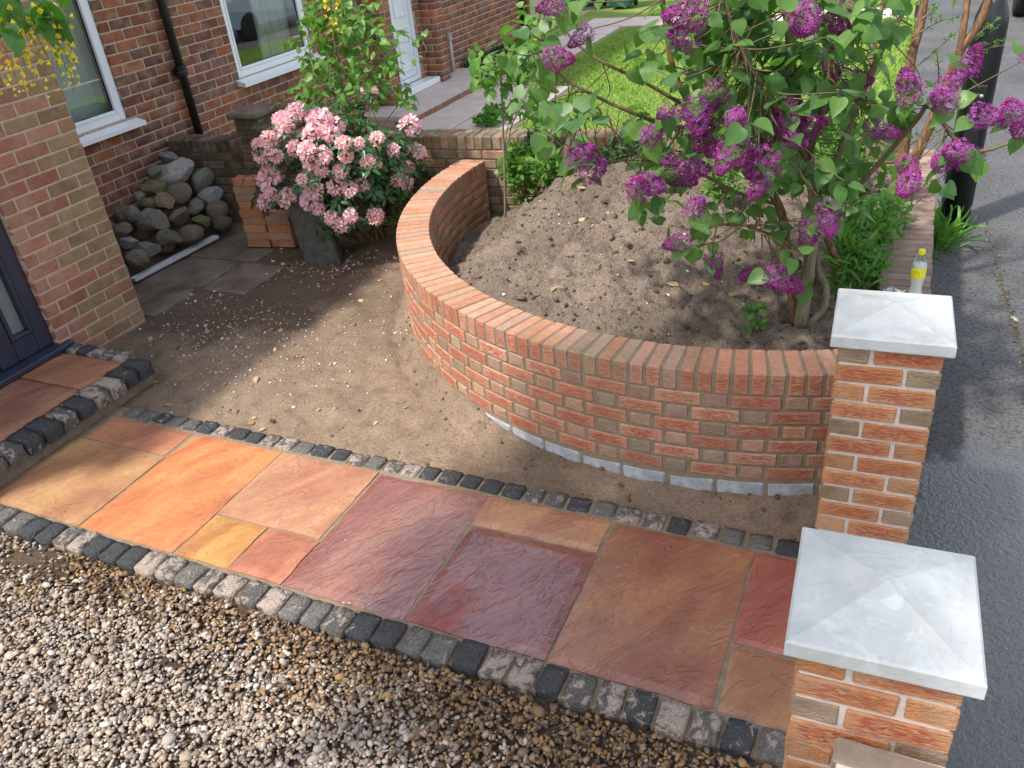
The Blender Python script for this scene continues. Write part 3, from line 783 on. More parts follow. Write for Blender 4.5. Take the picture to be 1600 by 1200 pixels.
for i, (x0, x1, y0, y1, c, a) in enumerate(slabs):
    g = 0.006
    me = slab_mesh('paving_slab', x1-x0-2*g, y1-y0-2*g, 0.04, M_slab, 40+i*7, 0.0028, 16 if x1-x0 > 0.4 else 10)
    yc = (y0+y1)/2
    o = link('paving_slab', me, path, loc=((x0+x1)/2-0.0265*yc, yc, random.uniform(-0.002, 0.002)), rot=(random.uniform(-.003, .003), random.uniform(-.003, .003), random.uniform(-.004, .004)), color=(*c, a))
sett_meshes = []
def sett_mesh(size, seed, c=0.014):
    g = np.random.default_rng(seed); nx = 4; V = []; F = []
    u = np.linspace(-1, 1, nx+1)
    idx = {}
    def vid(i, j, k):
        if (i, j, k) not in idx:
            p = np.array([u[i], u[j], u[k]])
            e_ = np.abs(p)**5; q = p*(1-0.022*np.roll(e_, 1)-0.022*np.roll(e_, 2)-0.006*(p[0]**2+p[1]**2))
            V.append(q*np.array(size)/2*(1+g.normal(0, 0.022, 3))); idx[(i, j, k)] = len(V)-1
        return idx[(i, j, k)]
    for a in range(nx):
        for b_ in range(nx):
            F.append((vid(a, b_, nx), vid(a+1, b_, nx), vid(a+1, b_+1, nx), vid(a, b_+1, nx)))
            for k in range(2, nx):
                if b_ == 0:
                    F.append((vid(a, 0, k), vid(a+1, 0, k), vid(a+1, 0, k+1), vid(a, 0, k+1)))
                    F.append((vid(a+1, nx, k), vid(a, nx, k), vid(a, nx, k+1), vid(a+1, nx, k+1)))
                    F.append((vid(0, a+1, k), vid(0, a, k), vid(0, a, k+1), vid(0, a+1, k+1)))
                    F.append((vid(nx, a, k), vid(nx, a+1, k), vid(nx, a+1, k+1), vid(nx, a, k+1)))
    return mesh_np('sett', V, F, smooth=True, mat=M_sett)
SETT = [sett_mesh((1, 1, 1), s) for s in range(9)]
def sett_col():
    r = random.random()
    if r < 0.36: return (0.042, 0.044, 0.046, random.uniform(0.25, 0.6))
    if r < 0.55: return (0.11, 0.105, 0.095, random.uniform(0.3, 0.6))
    return (0.085, 0.08, 0.072, random.uniform(0.6, 1.0))
xp = -0.60
while xp < 3.34:
    w = random.uniform(0.096, 0.118)
    link('sett', random.choice(SETT), path, loc=(xp+w/2, -0.908+random.uniform(-.006, .006)-0.006*math.sin(xp*1.4), -0.046+random.uniform(-.004, .005)), rot=(random.uniform(-.04, .04), random.uniform(-.04, .04), random.uniform(-.06, .06)), scale=(w-0.008, random.uniform(0.116, 0.13), 0.11), color=sett_col())
    xp += w+0.006
xp = -0.58
while xp < 3.36:
    w = random.uniform(0.09, 0.112)
    link('sett', random.choice(SETT), path, loc=(xp+w/2, 0.062+random.uniform(-.006, .006), -0.049+random.uniform(-.005, .004)), rot=(random.uniform(-.05, .05), random.uniform(-.04, .04), random.uniform(-.06, .06)), scale=(w-0.008, random.uniform(0.086, 0.1), 0.11), color=sett_col())
    xp += w+0.012

# ---- concrete hardstanding by the rock pile
hard = bpy.data.objects.new('hardstanding', None); COLL.objects.link(hard); hard['kind'] = 'structure'; hard['label'] = 'stained old concrete by the rock pile'
for (x0, x1, y0, y1) in ((-2.7, -1.32, 2.16, 3.0), (-2.7, -1.42, 1.14, 2.145), (-1.41, -0.98, 1.62, 2.145)):
    me = slab_mesh('concrete_bay', x1-x0, y1-y0, 0.06, M_concrete, int(x0*100) % 90+3, 0.004, 18)
    link('concrete_bay', me, hard, loc=((x0+x1)/2, (y0+y1)/2, 0.009))
# puddles
def puddle(cx, cy, rx, ry, z, seed):
    g = np.random.default_rng(seed); a = np.linspace(0, 2*np.pi, 25)[:-1]
    r = 1+0.28*np.sin(2*a+seed)+0.18*np.sin(3*a+2*seed)+0.1*np.sin(5*a)
    V = [(0, 0, 0)]+[(rx*r[i]*math.cos(a[i]), ry*r[i]*math.sin(a[i]), 0) for i in range(24)]
    F = [(0, 1+i, 1+(i+1) % 24) for i in range(24)]
    o = structure('puddle', mesh_np('puddle', V, F, mat=M_water), 'small shallow puddle on the soil'); o.location = (cx, cy, z)
p = onz(292, 622); puddle(p[0], p[1]+0.05, 0.04, 0.075, -0.006, 3)
p = onz(585, 745); puddle(p[0]+0.02, p[1]+0.1, 0.13, 0.035, -0.006, 1)

# ---- doorstep
step = thing('doorstep', 'raised sandstone doorstep edged with granite setts below the blue door', 'doorstep')
mb = MB(); mb.box((-1.405, -1.6, -0.02), (-0.70, 0.40, 0.128), 0.004); mb.obj('core', M_joint, step)
for x0, x1, y0, y1, c in ((-1.40, -0.83, 0.0, 0.33, (0.34, 0.165, 0.095)), (-1.40, -0.83, -0.62, 0.0, (0.31, 0.155, 0.1)), (-1.40, -0.83, -1.55, -0.62, (0.33, 0.16, 0.1))):
    link('paving_slab', slab_mesh('step_slab', x1-x0-0.012, y1-y0-0.012, 0.04, M_slab, int(y0*50) % 70+5, 0.0025, 12), step, loc=((x0+x1)/2, (y0+y1)/2, 0.15), color=(*c, 0.7))
yp = -1.5
while yp < 0.36:
    w = random.uniform(0.098, 0.122)
    if yp+w > 0.45: break
    link('sett', random.choice(SETT), step, loc=(-0.745+random.uniform(-.006, .006), yp+w/2, 0.063), rot=(random.uniform(-.03, .03), random.uniform(-.04, .04), random.uniform(-.05, .05)), scale=(random.uniform(0.165, 0.185), w-0.004, 0.18), color=sett_col())
    yp += w+0.012
xp = -1.40
while xp < -0.9:
    w = random.uniform(0.09, 0.12)
    link('sett', random.choice(SETT), step, loc=(xp+w/2, 0.40+random.uniform(-.005, .005), 0.075), rot=(random.uniform(-.03, .03), 0, random.uniform(-.05, .05)), scale=(w-0.004, 0.105, 0.16), color=sett_col())
    xp += w+0.012

# ================================================================== WALLS
def pick(pal, f=0.14):
    c = np.array(random.choice(pal)); return tuple(np.clip(c*random.uniform(1-f, 1+f), 0, 1))
# ---- curved wall
PAL_ST = [(0.50, 0.265, 0.165), (0.48, 0.24, 0.145), (0.52, 0.30, 0.195), (0.47, 0.225, 0.14)]
PAL_HD = [(0.37, 0.27, 0.175), (0.43, 0.28, 0.175), (0.31, 0.235, 0.165), (0.47, 0.275, 0.175), (0.39, 0.26, 0.185)]
cw = thing('curved_garden_wall', 'new curved orange brick wall with brick on edge coping around soil heap', 'wall')
# mortar core
ns = 160; V = []; F = []
for i in range(ns+1):
    p, t, nn = wall_at(WL*i/ns)
    a = p+nn*0.006; b_ = p+nn*(WT-0.006)
    V += [(a[0], a[1], -0.1), (a[0], a[1], WZ-0.005), (b_[0], b_[1], WZ-0.005), (b_[0], b_[1], -0.1)]
for i in range(ns):
    for k in range(4):
        j = (k+1) % 4; F.append((i*4+k, i*4+j, (i+1)*4+j, (i+1)*4+k))
F += [(0, 1, 2, 3), (ns*4+3, ns*4+2, ns*4+1, ns*4)]
link('mortar', mesh_np('mortar', V, F, mat=M_mortar), cw)
npitch = int(round(WL/0.0752)); pit = WL/npitch
for i in range(npitch):
    p, t, nn = wall_at((i+0.5)*pit)
    c = p+nn*WT/2; ang = math.atan2(t[1], t[0])
    me = cbox_mesh('brick', (0.0585, WT, 0.1025), 0.004, M_rustic, 0.0008, i % 5)
    col = pick(PAL_ST if random.random() < 0.8 else PAL_HD)
    link('coping_brick', me, cw, loc=(c[0], c[1], WZ-0.05125+random.uniform(-.0015, .0015)), rot=(0, 0, ang+random.uniform(-.008, .008)), color=(*col, random.uniform(0.35, 0.95)))
inner = []
for k in range(6):
    z = WZ-0.1125-0.0325-0.075*k
    s = -0.1 if k % 2 else 0.06875
    s -= 0.3375
    while s < WL+0.2:
        for ln, hd in ((0.215, False), (0.1025, True)):
            a, b_ = max(s, 0.004), min(s+ln, WL-0.004)
            if b_-a > 0.03:
                p, t, nn = wall_at((a+b_)/2); ang = math.atan2(t[1], t[0])
                L_ = b_-a; L_ = 0.215 if abs(L_-0.215) < .004 else (0.1025 if abs(L_-0.1025) < .004 else round(L_, 2))
                dp = WT if hd else 0.1025
                c = p+nn*dp/2
                me = cbox_mesh('brick', (L_-0.009, dp-0.001, 0.060), 0.004, M_rustic, 0.0008, random.randrange(5))
                col = pick(PAL_HD if hd else PAL_ST)
                al = random.choice([0.1, 0.2, 0.5, 0.0]) if hd else random.uniform(0.75, 1.0)
                link('brick', me, cw, loc=(c[0], c[1], z), rot=(random.uniform(-.006, .006), 0, ang), color=(*col, al))
                if not hd:
                    ci_ = p+nn*(WT-0.1025/2)
                    inner.append((ci_[0], ci_[1], z, L_*0.91, ang, pick(PAL_ST)))
            s += ln+0.01
inn = np.array([(a[0], a[1], a[2]) for a in inner])
o = link('inner_face_bricks', cboxes_joined('inner_face_bricks', inn, np.array([(a[3], 0.1025, 0.065) for a in inner]), np.array([a[4] for a in inner]), np.array([a[5] for a in inner]), M_rustic_stuff), cw); o['kind'] = 'stuff'
s = 0.02
while s < WL-0.1:
    L_ = 0.21 if s > WL*0.55 else 0.3
    p, t, nn = wall_at(s+L_/2); ang = math.atan2(t[1], t[0])
    c = p+nn*(WT/2)
    link('foundation_block', cbox_mesh('foundation_block', (L_, WT-0.002, 0.1), 0.01, M_blocks, 0.003, random.randrange(4)), cw, loc=(c[0], c[1], 0.067-0.01-0.05), rot=(0, 0, ang))
    s += L_+0.014

# ---- gate pillars
def pillar(corner, yaw, ztop, capw, label, seed):
    random.seed(seed)
    t = thing('gate_pillar', label, 'gate pillar', (corner[0], corner[1], 0), yaw, 'brick gate pillars with white caps')
    W = 0.3275
    mb = MB(); mb.box((0.0085, 0.0085, -0.1), (W-0.0085, W-0.0085, ztop+0.001), 0.003); mb.obj('mortar', M_mortar_white, t)
    k = 0; z = ztop-0.0325-0.001
    while z > -0.09:
        B = [((0.22, 0.05125), (0.215, 0.1025)), ((0.27625, 0.22), (0.1025, 0.215)), ((0.1075, 0.27625), (0.215, 0.1025)), ((0.05125, 0.1075), (0.1025, 0.215))]
        for (bx, by), (sx_, sy_) in B:
            if k % 2: bx = W-bx
            long_x = sx_ > sy_
            me = cbox_mesh('brick', (0.2085, 0.1015, 0.0625), 0.004, M_rustic, 0.0012, random.randrange(6))
            r = random.random()
            col = pick([(0.55, 0.26, 0.12), (0.52, 0.23, 0.10), (0.56, 0.29, 0.14)]) if long_x or r < 0.25 else pick([(0.30, 0.215, 0.13), (0.33, 0.22, 0.13), (0.36, 0.25, 0.16)])
            link('brick', me, t, loc=(bx, by, z), rot=(0, 0, 0 if long_x else math.pi/2), color=(*col, random.uniform(0.75, 1.0) if long_x else 0.12))
        z -= 0.075; k += 1
    # cast cap: drip plate, edge, weathered pyramid
    h = capw/2; e = 0.046; ap = 0.046
    rings = [(h-0.03, 0.0), (h-0.002, 0.0), (h, 0.004), (h, e-0.006), (h-0.006, e), (h-0.06, e+ap*0.20), (h-0.085, e+ap*0.36), (0.001, e+ap)]
    V = []; F = []
    for r, zz in rings: V += [(-r, -r, zz), (r, -r, zz), (r, r, zz), (-r, r, zz)]
    for i in range(len(rings)-1):
        for q in range(4): F.append((i*4+q, i*4+(q+1) % 4, (i+1)*4+(q+1) % 4, (i+1)*4+q))
    F.append((3, 2, 1, 0)); F.append(tuple(range(len(V)-4, len(V))))
    link('cap', mesh_np('cap', V, F, mat=M_cap), t, loc=(W/2, W/2, ztop+0.002))
    return t
pillar((3.3426, -0.0753), 0.0391, 1.0596, 0.3758, 'orange brick gate pillar with white pyramid cap at end of curved wall', 11)
ny_ = 0.0376; cc = np.array([3.5507, -1.2405]); h_ = 0.16375
cor = cc-np.array([h_*math.cos(ny_)-h_*math.sin(ny_), h_*math.sin(ny_)+h_*math.cos(ny_)])
pillar(cor, ny_, 1.0404, 0.3758, 'orange brick gate pillar with white pyramid cap beside the gravel drive', 12)
random.seed(21)

# ---- generic straight old wall with brick-on-edge coping; p0->p1 is its front face line, thickness to the left of travel
def old_wall(name, label, p0, p1, ztop, thick, pal, zbase=-0.1, mortar=M_mortar_old, group=None, cap_h=0.1025, both=True, wet=None):
    p0 = np.array(p0, float); p1 = np.array(p1, float); L = np.linalg.norm(p1-p0); ang = math.atan2(p1[1]-p0[1], p1[0]-p0[0])
    t = thing(name, label, 'wall', (p0[0], p0[1], 0), ang, group)
    mb = MB(); mb.box((0.003, 0.006, zbase), (L-0.003, thick-0.006, ztop-0.006), 0.002); mb.obj('mortar', mortar, t)
    n = int(L/0.0755); pt = L/n
    for i in range(n):
        me = cbox_mesh('coping_brick', (0.066, thick, cap_h), 0.006, M_brick, 0.0018, random.randrange(6))
        link('coping_brick', me, t, loc=((i+0.5)*pt, thick/2+random.uniform(-.003, .003), ztop-cap_h/2+random.uniform(-.003, .002)), rot=(0, 0, random.uniform(-.02, .02)), color=pick(pal, 0.2))
    z = ztop-cap_h-0.01-0.0325; k = 0; cnt = n; extra = []
    while z > zbase+0.05:
        u = -0.112*(k % 2)
        while u < L:
            a, b_ = max(u, 0.004), min(u+0.215, L-0.004)
            if b_-a > 0.04:
                for side in ((0,) if not both else (0, 1)):
                    yy = 0.05 if side == 0 else thick-0.05
                    if side == 0 and cnt < 300:
                        me = cbox_mesh('brick', (round(b_-a, 2), 0.1, 0.065), 0.005, M_brick, 0.001, random.randrange(4))
                        link('brick', me, t, loc=((a+b_)/2, yy, z), color=pick(pal, 0.2)); cnt += 1
                    else: extra.append(((a+b_)/2, yy, z, b_-a, pick(pal, 0.2)))
            u += 0.225
        z -= 0.075; k += 1
    if extra:
        o = link('rear_bricks', cboxes_joined('rear_bricks', np.array([e[:3] for e in extra]), np.array([(e[3], 0.1, 0.065) for e in extra]), np.zeros(len(extra)), np.array([e[4] for e in extra]), M_brick_stuff), t); o['kind'] = 'stuff'
    return t
PAL_OLD = [(0.20, 0.15, 0.09), (0.25, 0.17, 0.1), (0.17, 0.125, 0.08), (0.30, 0.17, 0.1), (0.22, 0.17, 0.115)]
PAL_OLD_L = [(0.10, 0.075, 0.05), (0.13, 0.09, 0.06), (0.15, 0.10, 0.07)]
PAL_DW = [(0.27, 0.18, 0.14), (0.24, 0.165, 0.13), (0.29, 0.2, 0.16), (0.22, 0.15, 0.12)]
old_wall('boundary_wall', 'old brown brick wall crossing behind the soil heap and rhododendron', (-1.62, BW(-1.62)), (3.43, BW(3.43)), 0.80, 0.22, PAL_OLD)
old_wall('boundary_wall', 'dark brown brick wall end behind the rock pile', (-2.69, BW(-2.69)-0.03), (-1.86, BW(-1.86)-0.03), 0.77, 0.22, PAL_OLD_L, group=None)
# wall along the pavement: outer face on the street side
old_wall('boundary_wall', 'low mauve brown brick wall along the pavement with bottle on it', (3.665, 0.262), (3.665, 3.7), 0.62, 0.235, PAL_DW)
old_wall('boundary_wall', 'weathered brown brick wall stub meeting the gate pillar by the gravel', (3.735, -4.2), (3.722, -1.428), 0.835, 0.225, [(0.2, 0.155, 0.12), (0.23, 0.18, 0.14), (0.17, 0.135, 0.105)], mortar=M_mortar_white)
# pier with concrete cap
pc = ony(397, 180, 2.95)
pr = thing('brick_pier', 'short dark brick pier with grey concrete cap between wall and rhododendron', 'pier', (-1.86, BW(-1.86)-0.07, 0), 0.03)
mb = MB(); mb.box((0.004, 0.004, 0), (0.236, 0.3, 0.97), 0.003); mb.obj('mortar', M_mortar_old, pr)
z = 0.035; k = 0
while z < 0.97:
    for (bx, by, sx_, sy_) in (((0.12, 0.051, 0.24, 0.102), (0.19, 0.205, 0.1, 0.19), (0.06, 0.205, 0.1, 0.19)) if k % 2 else ((0.06, 0.11, 0.115, 0.22), (0.181, 0.11, 0.115, 0.22), (0.12, 0.265, 0.24, 0.08))):
        link('brick', cbox_mesh('brick', (sx_, sy_, 0.065), 0.005, M_brick, 0.001, k % 4), pr, loc=(bx, by, z), color=pick(PAL_OLD_L, 0.2))
    z += 0.075; k += 1
mb = MB(); mb.box((-0.04, -0.04, 0.975), (0.28, 0.34, 1.02), 0.01)
mb.add([(-0.035, -0.035, 1.02), (0.275, -0.035, 1.02), (0.275, 0.335, 1.02), (-0.035, 0.335, 1.02), (0.12, 0.15, 1.05)], [(0, 1, 4), (1, 2, 4), (2, 3, 4), (3, 0, 4)])
mb.obj('cap', M_concrete, pr)

# ================================================================== HOUSES
GA, MOD, BH = 0.0857, 0.236, 0.0745
def rects_minus(y0, y1, z0, z1, ops):
    ys = sorted(set([y0, y1]+[v for o in ops for v in o[:2] if y0 < v < y1])); out = []
    for a, b_ in zip(ys[:-1], ys[1:]):
        zs = [(o[2], o[3]) for o in ops if o[0] < (a+b_)/2 < o[1]]; zc = z0
        for q0, q1 in sorted(zs):
            if q0 > zc: out.append((a, b_, zc, q0))
            zc = max(zc, q1)
        if zc < z1: out.append((a, b_, zc, z1))
    return out
def wall_bricks(X, y0, y1, z0, z1, ops, pal, off=0.0, end_pal=None, anchor=None):
    """bricks of a +X facing wall; returns (center, size, colour)"""
    R = []; k = 0; z = z0+0.004
    an = y1 if anchor is None else anchor
    while z+BH < z1:
        u = an-math.ceil((an-y0)/MOD+1)*MOD+(MOD/2 if k % 2 else 0)+off
        while u < y1:
            spans = [(max(u, y0), min(u+MOD-0.011, y1))]
            for o in ops:
                if z+BH > o[2]+0.01 and z < o[3]-0.01:
                    ns_ = []
                    for a, b_ in spans:
                        if a < o[0]: ns_.append((a, min(b_, o[0])))
                        if b_ > o[1]: ns_.append((max(a, o[1]), b_))
                    spans = ns_
            for a, b_ in spans:
                if b_-a > 0.035:
                    p_ = pal if end_pal is None or random.random() > 0.85*math.exp(-((y1-b_)/0.2)**2) else end_pal
                    R.append((np.array([X-0.05, (a+b_)/2, z+BH/2]), np.array([0.1, round(b_-a, 3), BH]), pick(p_, 0.2)))
            u += MOD
        z += GA; k += 1
    return R
def place_bricks(t, R, mo, mj, limit=300, c=0.005):
    def key(r):
        d = depth(r[0]); P = r[0]-CAM; px = 800+FPX*np.dot(P, RIGHT)/d; py = 600-FPX*np.dot(P, UP)/d
        return d+(0 if -40 < px < 1640 and -30 < py < 1230 else 100)
    R = sorted(R, key=key)
    for r in R[:limit]:
        link('brick', cbox_mesh('brick', r[1], c, mo, 0.0008, random.randrange(4)), t, loc=r[0]+np.array([random.uniform(-.0008, .0015), 0, 0]), color=(*r[2], random.uniform(0.2, 1.0)))
    rest = R[limit:]
    if rest:
        C_ = np.array([r[0] for r in rest]); C_[:, 0] += rng.uniform(-.0008, .0015, len(rest))
        o = link('more_bricks', cboxes_joined('more_bricks', C_, np.array([r[1] for r in rest]), np.zeros(len(rest)), np.array([r[2] for r in rest]), mj, c, 0.0008), t); o['kind'] = 'stuff'

MX = -2.70; BX = -1.42; BY1 = 1.055
PAL_BAY = [(0.37, 0.16, 0.105), (0.39, 0.175, 0.11), (0.33, 0.135, 0.095), (0.38, 0.19, 0.125)]
PAL_BAYEND = [(0.30, 0.2, 0.105), (0.28, 0.175, 0.095), (0.33, 0.22, 0.12)]
PAL_MAIN = [(0.27, 0.095, 0.055), (0.31, 0.11, 0.055), (0.22, 0.08, 0.055), (0.235, 0.10, 0.06), (0.35, 0.125, 0.06), (0.2, 0.09, 0.07)]
def window(parent, X, y0, y1, z0, z1, mull=(), opener=True):
    fw = 0.065
    mb = MB()
    mb.box((X-0.09, y0, z0), (X-0.02, y0+fw, z1), 0.006); mb.box((X-0.09, y1-fw, z0), (X-0.02, y1, z1), 0.006)
    mb.box((X-0.091, y0+fw, z0), (X-0.021, y1-fw, z0+fw), 0.006); mb.box((X-0.091, y0+fw, z1-fw), (X-0.021, y1-fw, z1), 0.006)
    edges = [y0+fw]
    for m_ in mull:
        mb.box((X-0.0905, m_-fw/2, z0+fw), (X-0.0205, m_+fw/2, z1-fw), 0.006); edges += [m_-fw/2, m_+fw/2]
    edges.append(y1-fw)
    w = mb.obj('window', M_upvc, parent)
    for a, b_ in zip(edges[::2], edges[1::2]):
        mb = MB()
        # sash bead round the pane
        for q in ((a, a+0.028, z0+fw, z1-fw), (b_-0.028, b_, z0+fw, z1-fw)): mb.box((X-0.075, q[0], q[2]), (X-0.013, q[1], q[3]), 0.006)
        for q in ((z0+fw, z0+fw+0.028), (z1-fw-0.028, z1-fw)): mb.box((X-0.076, a+0.028, q[0]), (X-0.014, b_-0.028, q[1]), 0.006)
        mb.obj('sash', M_upvc, w)
        mb = MB(); mb.box((X-0.052, a+0.026, z0+fw+0.026), (X-0.046, b_-0.026, z1-fw-0.026), 0.001); mb.obj('pane', M_glass, w)
        mb = MB()
        for q in ((a+0.028, a+0.034), (b_-0.034, b_-0.028)): mb.box((X-0.058, q[0], z0+fw+0.026), (X-0.04, q[1], z1-fw-0.026), 0.0005)
        for q in (z0+fw+0.028, z1-fw-0.034): mb.box((X-0.0575, a+0.029, q), (X-0.0405, b_-0.029, q+0.006), 0.0005)
        mb.obj('gasket', M_blackpipe, w)
    return w
# ---------------- own house with bay
hA = thing('house', 'red brown brick house with projecting bay and dark blue glazed door', 'house')
W1 = (1.3, 2.575, 1.055, 2.30); DR = (-1.15, 0.365, 0.145, 2.25)
mainA = wall_bricks(MX, 1.0, 3.37, -0.06, 2.62, [W1], PAL_MAIN, anchor=2.575)
bay = wall_bricks(BX, -1.9, BY1, -0.06, 2.75, [DR], PAL_BAY, end_pal=PAL_BAYEND)
place_bricks(hA, bay, M_bay, M_bay_stuff, 190)
hb = [r for r in mainA]
def split(R, limit, t, mo, mj): place_bricks(t, R, mo, mj, limit)
split(hb, 105, hA, M_brick, M_brick_stuff)
mb = MB()
for a, b_, c, d in rects_minus(0.9, 3.37, -0.15, 2.62, [W1]): mb.box((MX-0.25, a, c), (MX-0.0045, b_, d), 0.0)
mb.obj('main_wall', M_mortar_house, hA)
mb = MB()
for a, b_, c, d in rects_minus(-1.9, BY1-0.006, -0.15, 2.75, [DR]): mb.box((BX-0.2, a, c), (BX-0.0045, b_, d), 0.0)
mb.box((MX-0.2, BY1-0.2, -0.15), (BX-0.201, BY1-0.006, 2.75), 0.0); mb.box((MX-0.2, -1.9, -0.15), (BX-0.201, -1.7, 2.75), 0.0)
mb.obj('bay_wall', M_mortar_house, hA)
# return side of the bay, brick by brick joined
R = []; z = -0.056; k = 0
while z < 2.66:
    u = MX+0.01-(0.118 if k % 2 else 0)
    while u < BX-0.1:
        a, b_ = max(u, MX+0.01), min(u+MOD-0.011, BX-0.112)
        if b_-a > 0.04: R.append(((a+b_)/2, BY1-0.05, z+BH/2, b_-a, pick(PAL_BAYEND)))
        u += MOD
    z += GA; k += 1
o = link('return_bricks', cboxes_joined('return_bricks', np.array([r[:3] for r in R]), np.array([(r[3], 0.1, BH) for r in R]), np.zeros(len(R)), np.array([r[4] for r in R]), M_brick_stuff), hA); o['kind'] = 'stuff'
mb = MB(); mb.box((MX-0.25, -6, 2.62), (MX-0.001, 3.37, 4.35), 0); mb.box((MX-0.25, -6, -0.15), (MX-0.001, -1.9, 2.62), 0)
mb.box((-8.5, -6, -0.15), (-8.25, 3.37, 4.35), 0); mb.box((-8.25, -6, -0.15), (MX-0.26, -5.75, 4.35), 0); mb.box((-8.25, -6, -0.14), (BX-0.21, 3.36, -0.02), 0)
mb.obj('upper_wall', M_plain_wall, hA)
mb = MB(); mb.box((MX-0.24, -1.95, 2.75), (BX+0.12, BY1+0.06, 2.86), 0.01)
mb.add([(MX, -1.95, 3.45), (MX, BY1+0.06, 3.45), (BX+0.14, BY1+0.06, 2.86), (BX+0.14, -1.95, 2.86), (MX, -1.95, 2.86), (MX, BY1+0.06, 2.86)], [(0, 3, 2, 1), (1, 2, 5), (0, 4, 3)])
mb.obj('bay_roof', M_rooftile, hA)
mb = MB(); mb.add([(MX+0.34, -6.2, 4.30), (MX+0.34, 3.37, 4.30), (-5.6, 3.37, 6.6), (-5.6, -6.2, 6.6), (-8.7, 3.37, 4.30), (-8.7, -6.2, 4.30)], [(0, 1, 2, 3), (3, 2, 4, 5), (1, 0, 5, 4), (0, 3, 5), (1, 4, 2)])
mb.obj('roof', M_rooftile, hA)
mb = MB(); mb.box((-5.4, 0.95, 0), (-5.3, 3.3, 2.6), 0); mb.box((-5.3, 0.95, 2.55), (MX-0.26, 3.3, 2.61), 0); mb.box((-5.3, 3.25, 0), (MX-0.26, 3.34, 2.55), 0); mb.obj('room', M_inside, hA)
w = window(hA, MX, *W1, mull=(1.75,))
# the visible sash sits proud of the sill
mb = MB(); mb.add([(MX-0.03, 1.28, 1.05), (MX+0.10, 1.28, 1.018), (MX+0.10, 2.66, 1.018), (MX-0.03, 2.66, 1.05), (MX-0.03, 1.28, 1.0), (MX+0.10, 1.28, 0.985), (MX+0.10, 2.66, 0.985), (MX-0.03, 2.66, 1.0)], [(0, 1, 2, 3), (1, 5, 6, 2), (3, 2, 6, 7), (0, 4, 5, 1), (4, 7, 6, 5), (0, 3, 7, 4)])
mb.obj('sill', M_upvc, w)
for i in range(14):
    y = 1.36+i*0.089
    mb = MB(); a = 0.55
    mb.add([(MX-0.2-0.042*math.sin(a), y-0.042*math.cos(a), 1.1), (MX-0.2+0.042*math.sin(a), y+0.042*math.cos(a), 1.1), (MX-0.2+0.042*math.sin(a), y+0.042*math.cos(a), 2.3), (MX-0.2-0.042*math.sin(a), y-0.042*math.cos(a), 2.3)]+[(MX-0.203-0.042*math.sin(a), y-0.042*math.cos(a), 1.1), (MX-0.203+0.042*math.sin(a), y+0.042*math.cos(a), 1.1), (MX-0.203+0.042*math.sin(a), y+0.042*math.cos(a), 2.3), (MX-0.203-0.042*math.sin(a), y-0.042*math.cos(a), 2.3)], [(0, 1, 2, 3), (7, 6, 5, 4), (0, 4, 5, 1), (1, 5, 6, 2), (2, 6, 7, 3), (3, 7, 4, 0)])
    mb.obj('blind_slat', M_blind, w)
# blue door with side light
fx0, fx1 = BX-0.13, BX-0.045
mb = MB()
mb.box((fx0, 0.255, 0.19), (fx1, 0.36, 2.24), 0.008); mb.box((fx0, -0.02, 0.19), (fx1, 0.10, 2.24), 0.008)
mb.box((fx0, 0.10, 0.19), (fx1-0.001, 0.255, 0.33), 0.008); mb.box((fx0, -1.14, 2.14), (fx1-0.001, -0.02, 2.24), 0.008); mb.box((fx0, 0.10, 2.14), (fx1-0.001, 0.255, 2.24), 0.008); mb.box((fx0, -1.14, 0.19), (fx1, -1.05, 2.14), 0.008)
for q in ((0.10, 0.122), (0.233, 0.255)): mb.box((fx0+0.01, q[0], 0.33), (fx1+0.012, q[1], 2.14), 0.004)
mb.box((fx0+0.01, 0.122, 0.33), (fx1+0.012, 0.233, 0.352), 0.004)
door = mb.obj('door', M_blue, hA)
mb = MB(); mb.box((fx0+0.03, 0.118, 0.345), (fx0+0.04, 0.237, 2.14), 0.001); mb.obj('side_light_pane', M_frost, door)
mb = MB(); mb.box((fx0+0.01, -1.04, 0.2), (fx1-0.02, -0.03, 2.13), 0.006); mb.obj('door_leaf', M_blue, door)
mb = MB(); mb.box((fx1-0.025, -0.85, 0.9), (fx1-0.015, -0.25, 1.95), 0.002); mb.obj('door_pane', M_frost, door)
mb = MB(); mb.box((fx1-0.02, -0.12, 1.02), (fx1+0.03, -0.09, 1.16), 0.008); mb.obj('handle', M_rim, door)
mb = MB(); mb.box((BX-0.15, -1.145, 0.152), (BX+0.055, 0.43, 0.187), 0.006); mb.obj('sill', M_blue, door)

# ---------------- neighbour house
hB = thing('house', 'red brick neighbouring house with white door and curtained window', 'house')
W2 = (4.05, 5.32, 1.06, 2.35); DB = (6.68, 7.62, 0.30, 2.4)
mainB = wall_bricks(MX, 3.372, 11.05, -0.06, 2.45, [W2, DB], PAL_MAIN, anchor=3.37)
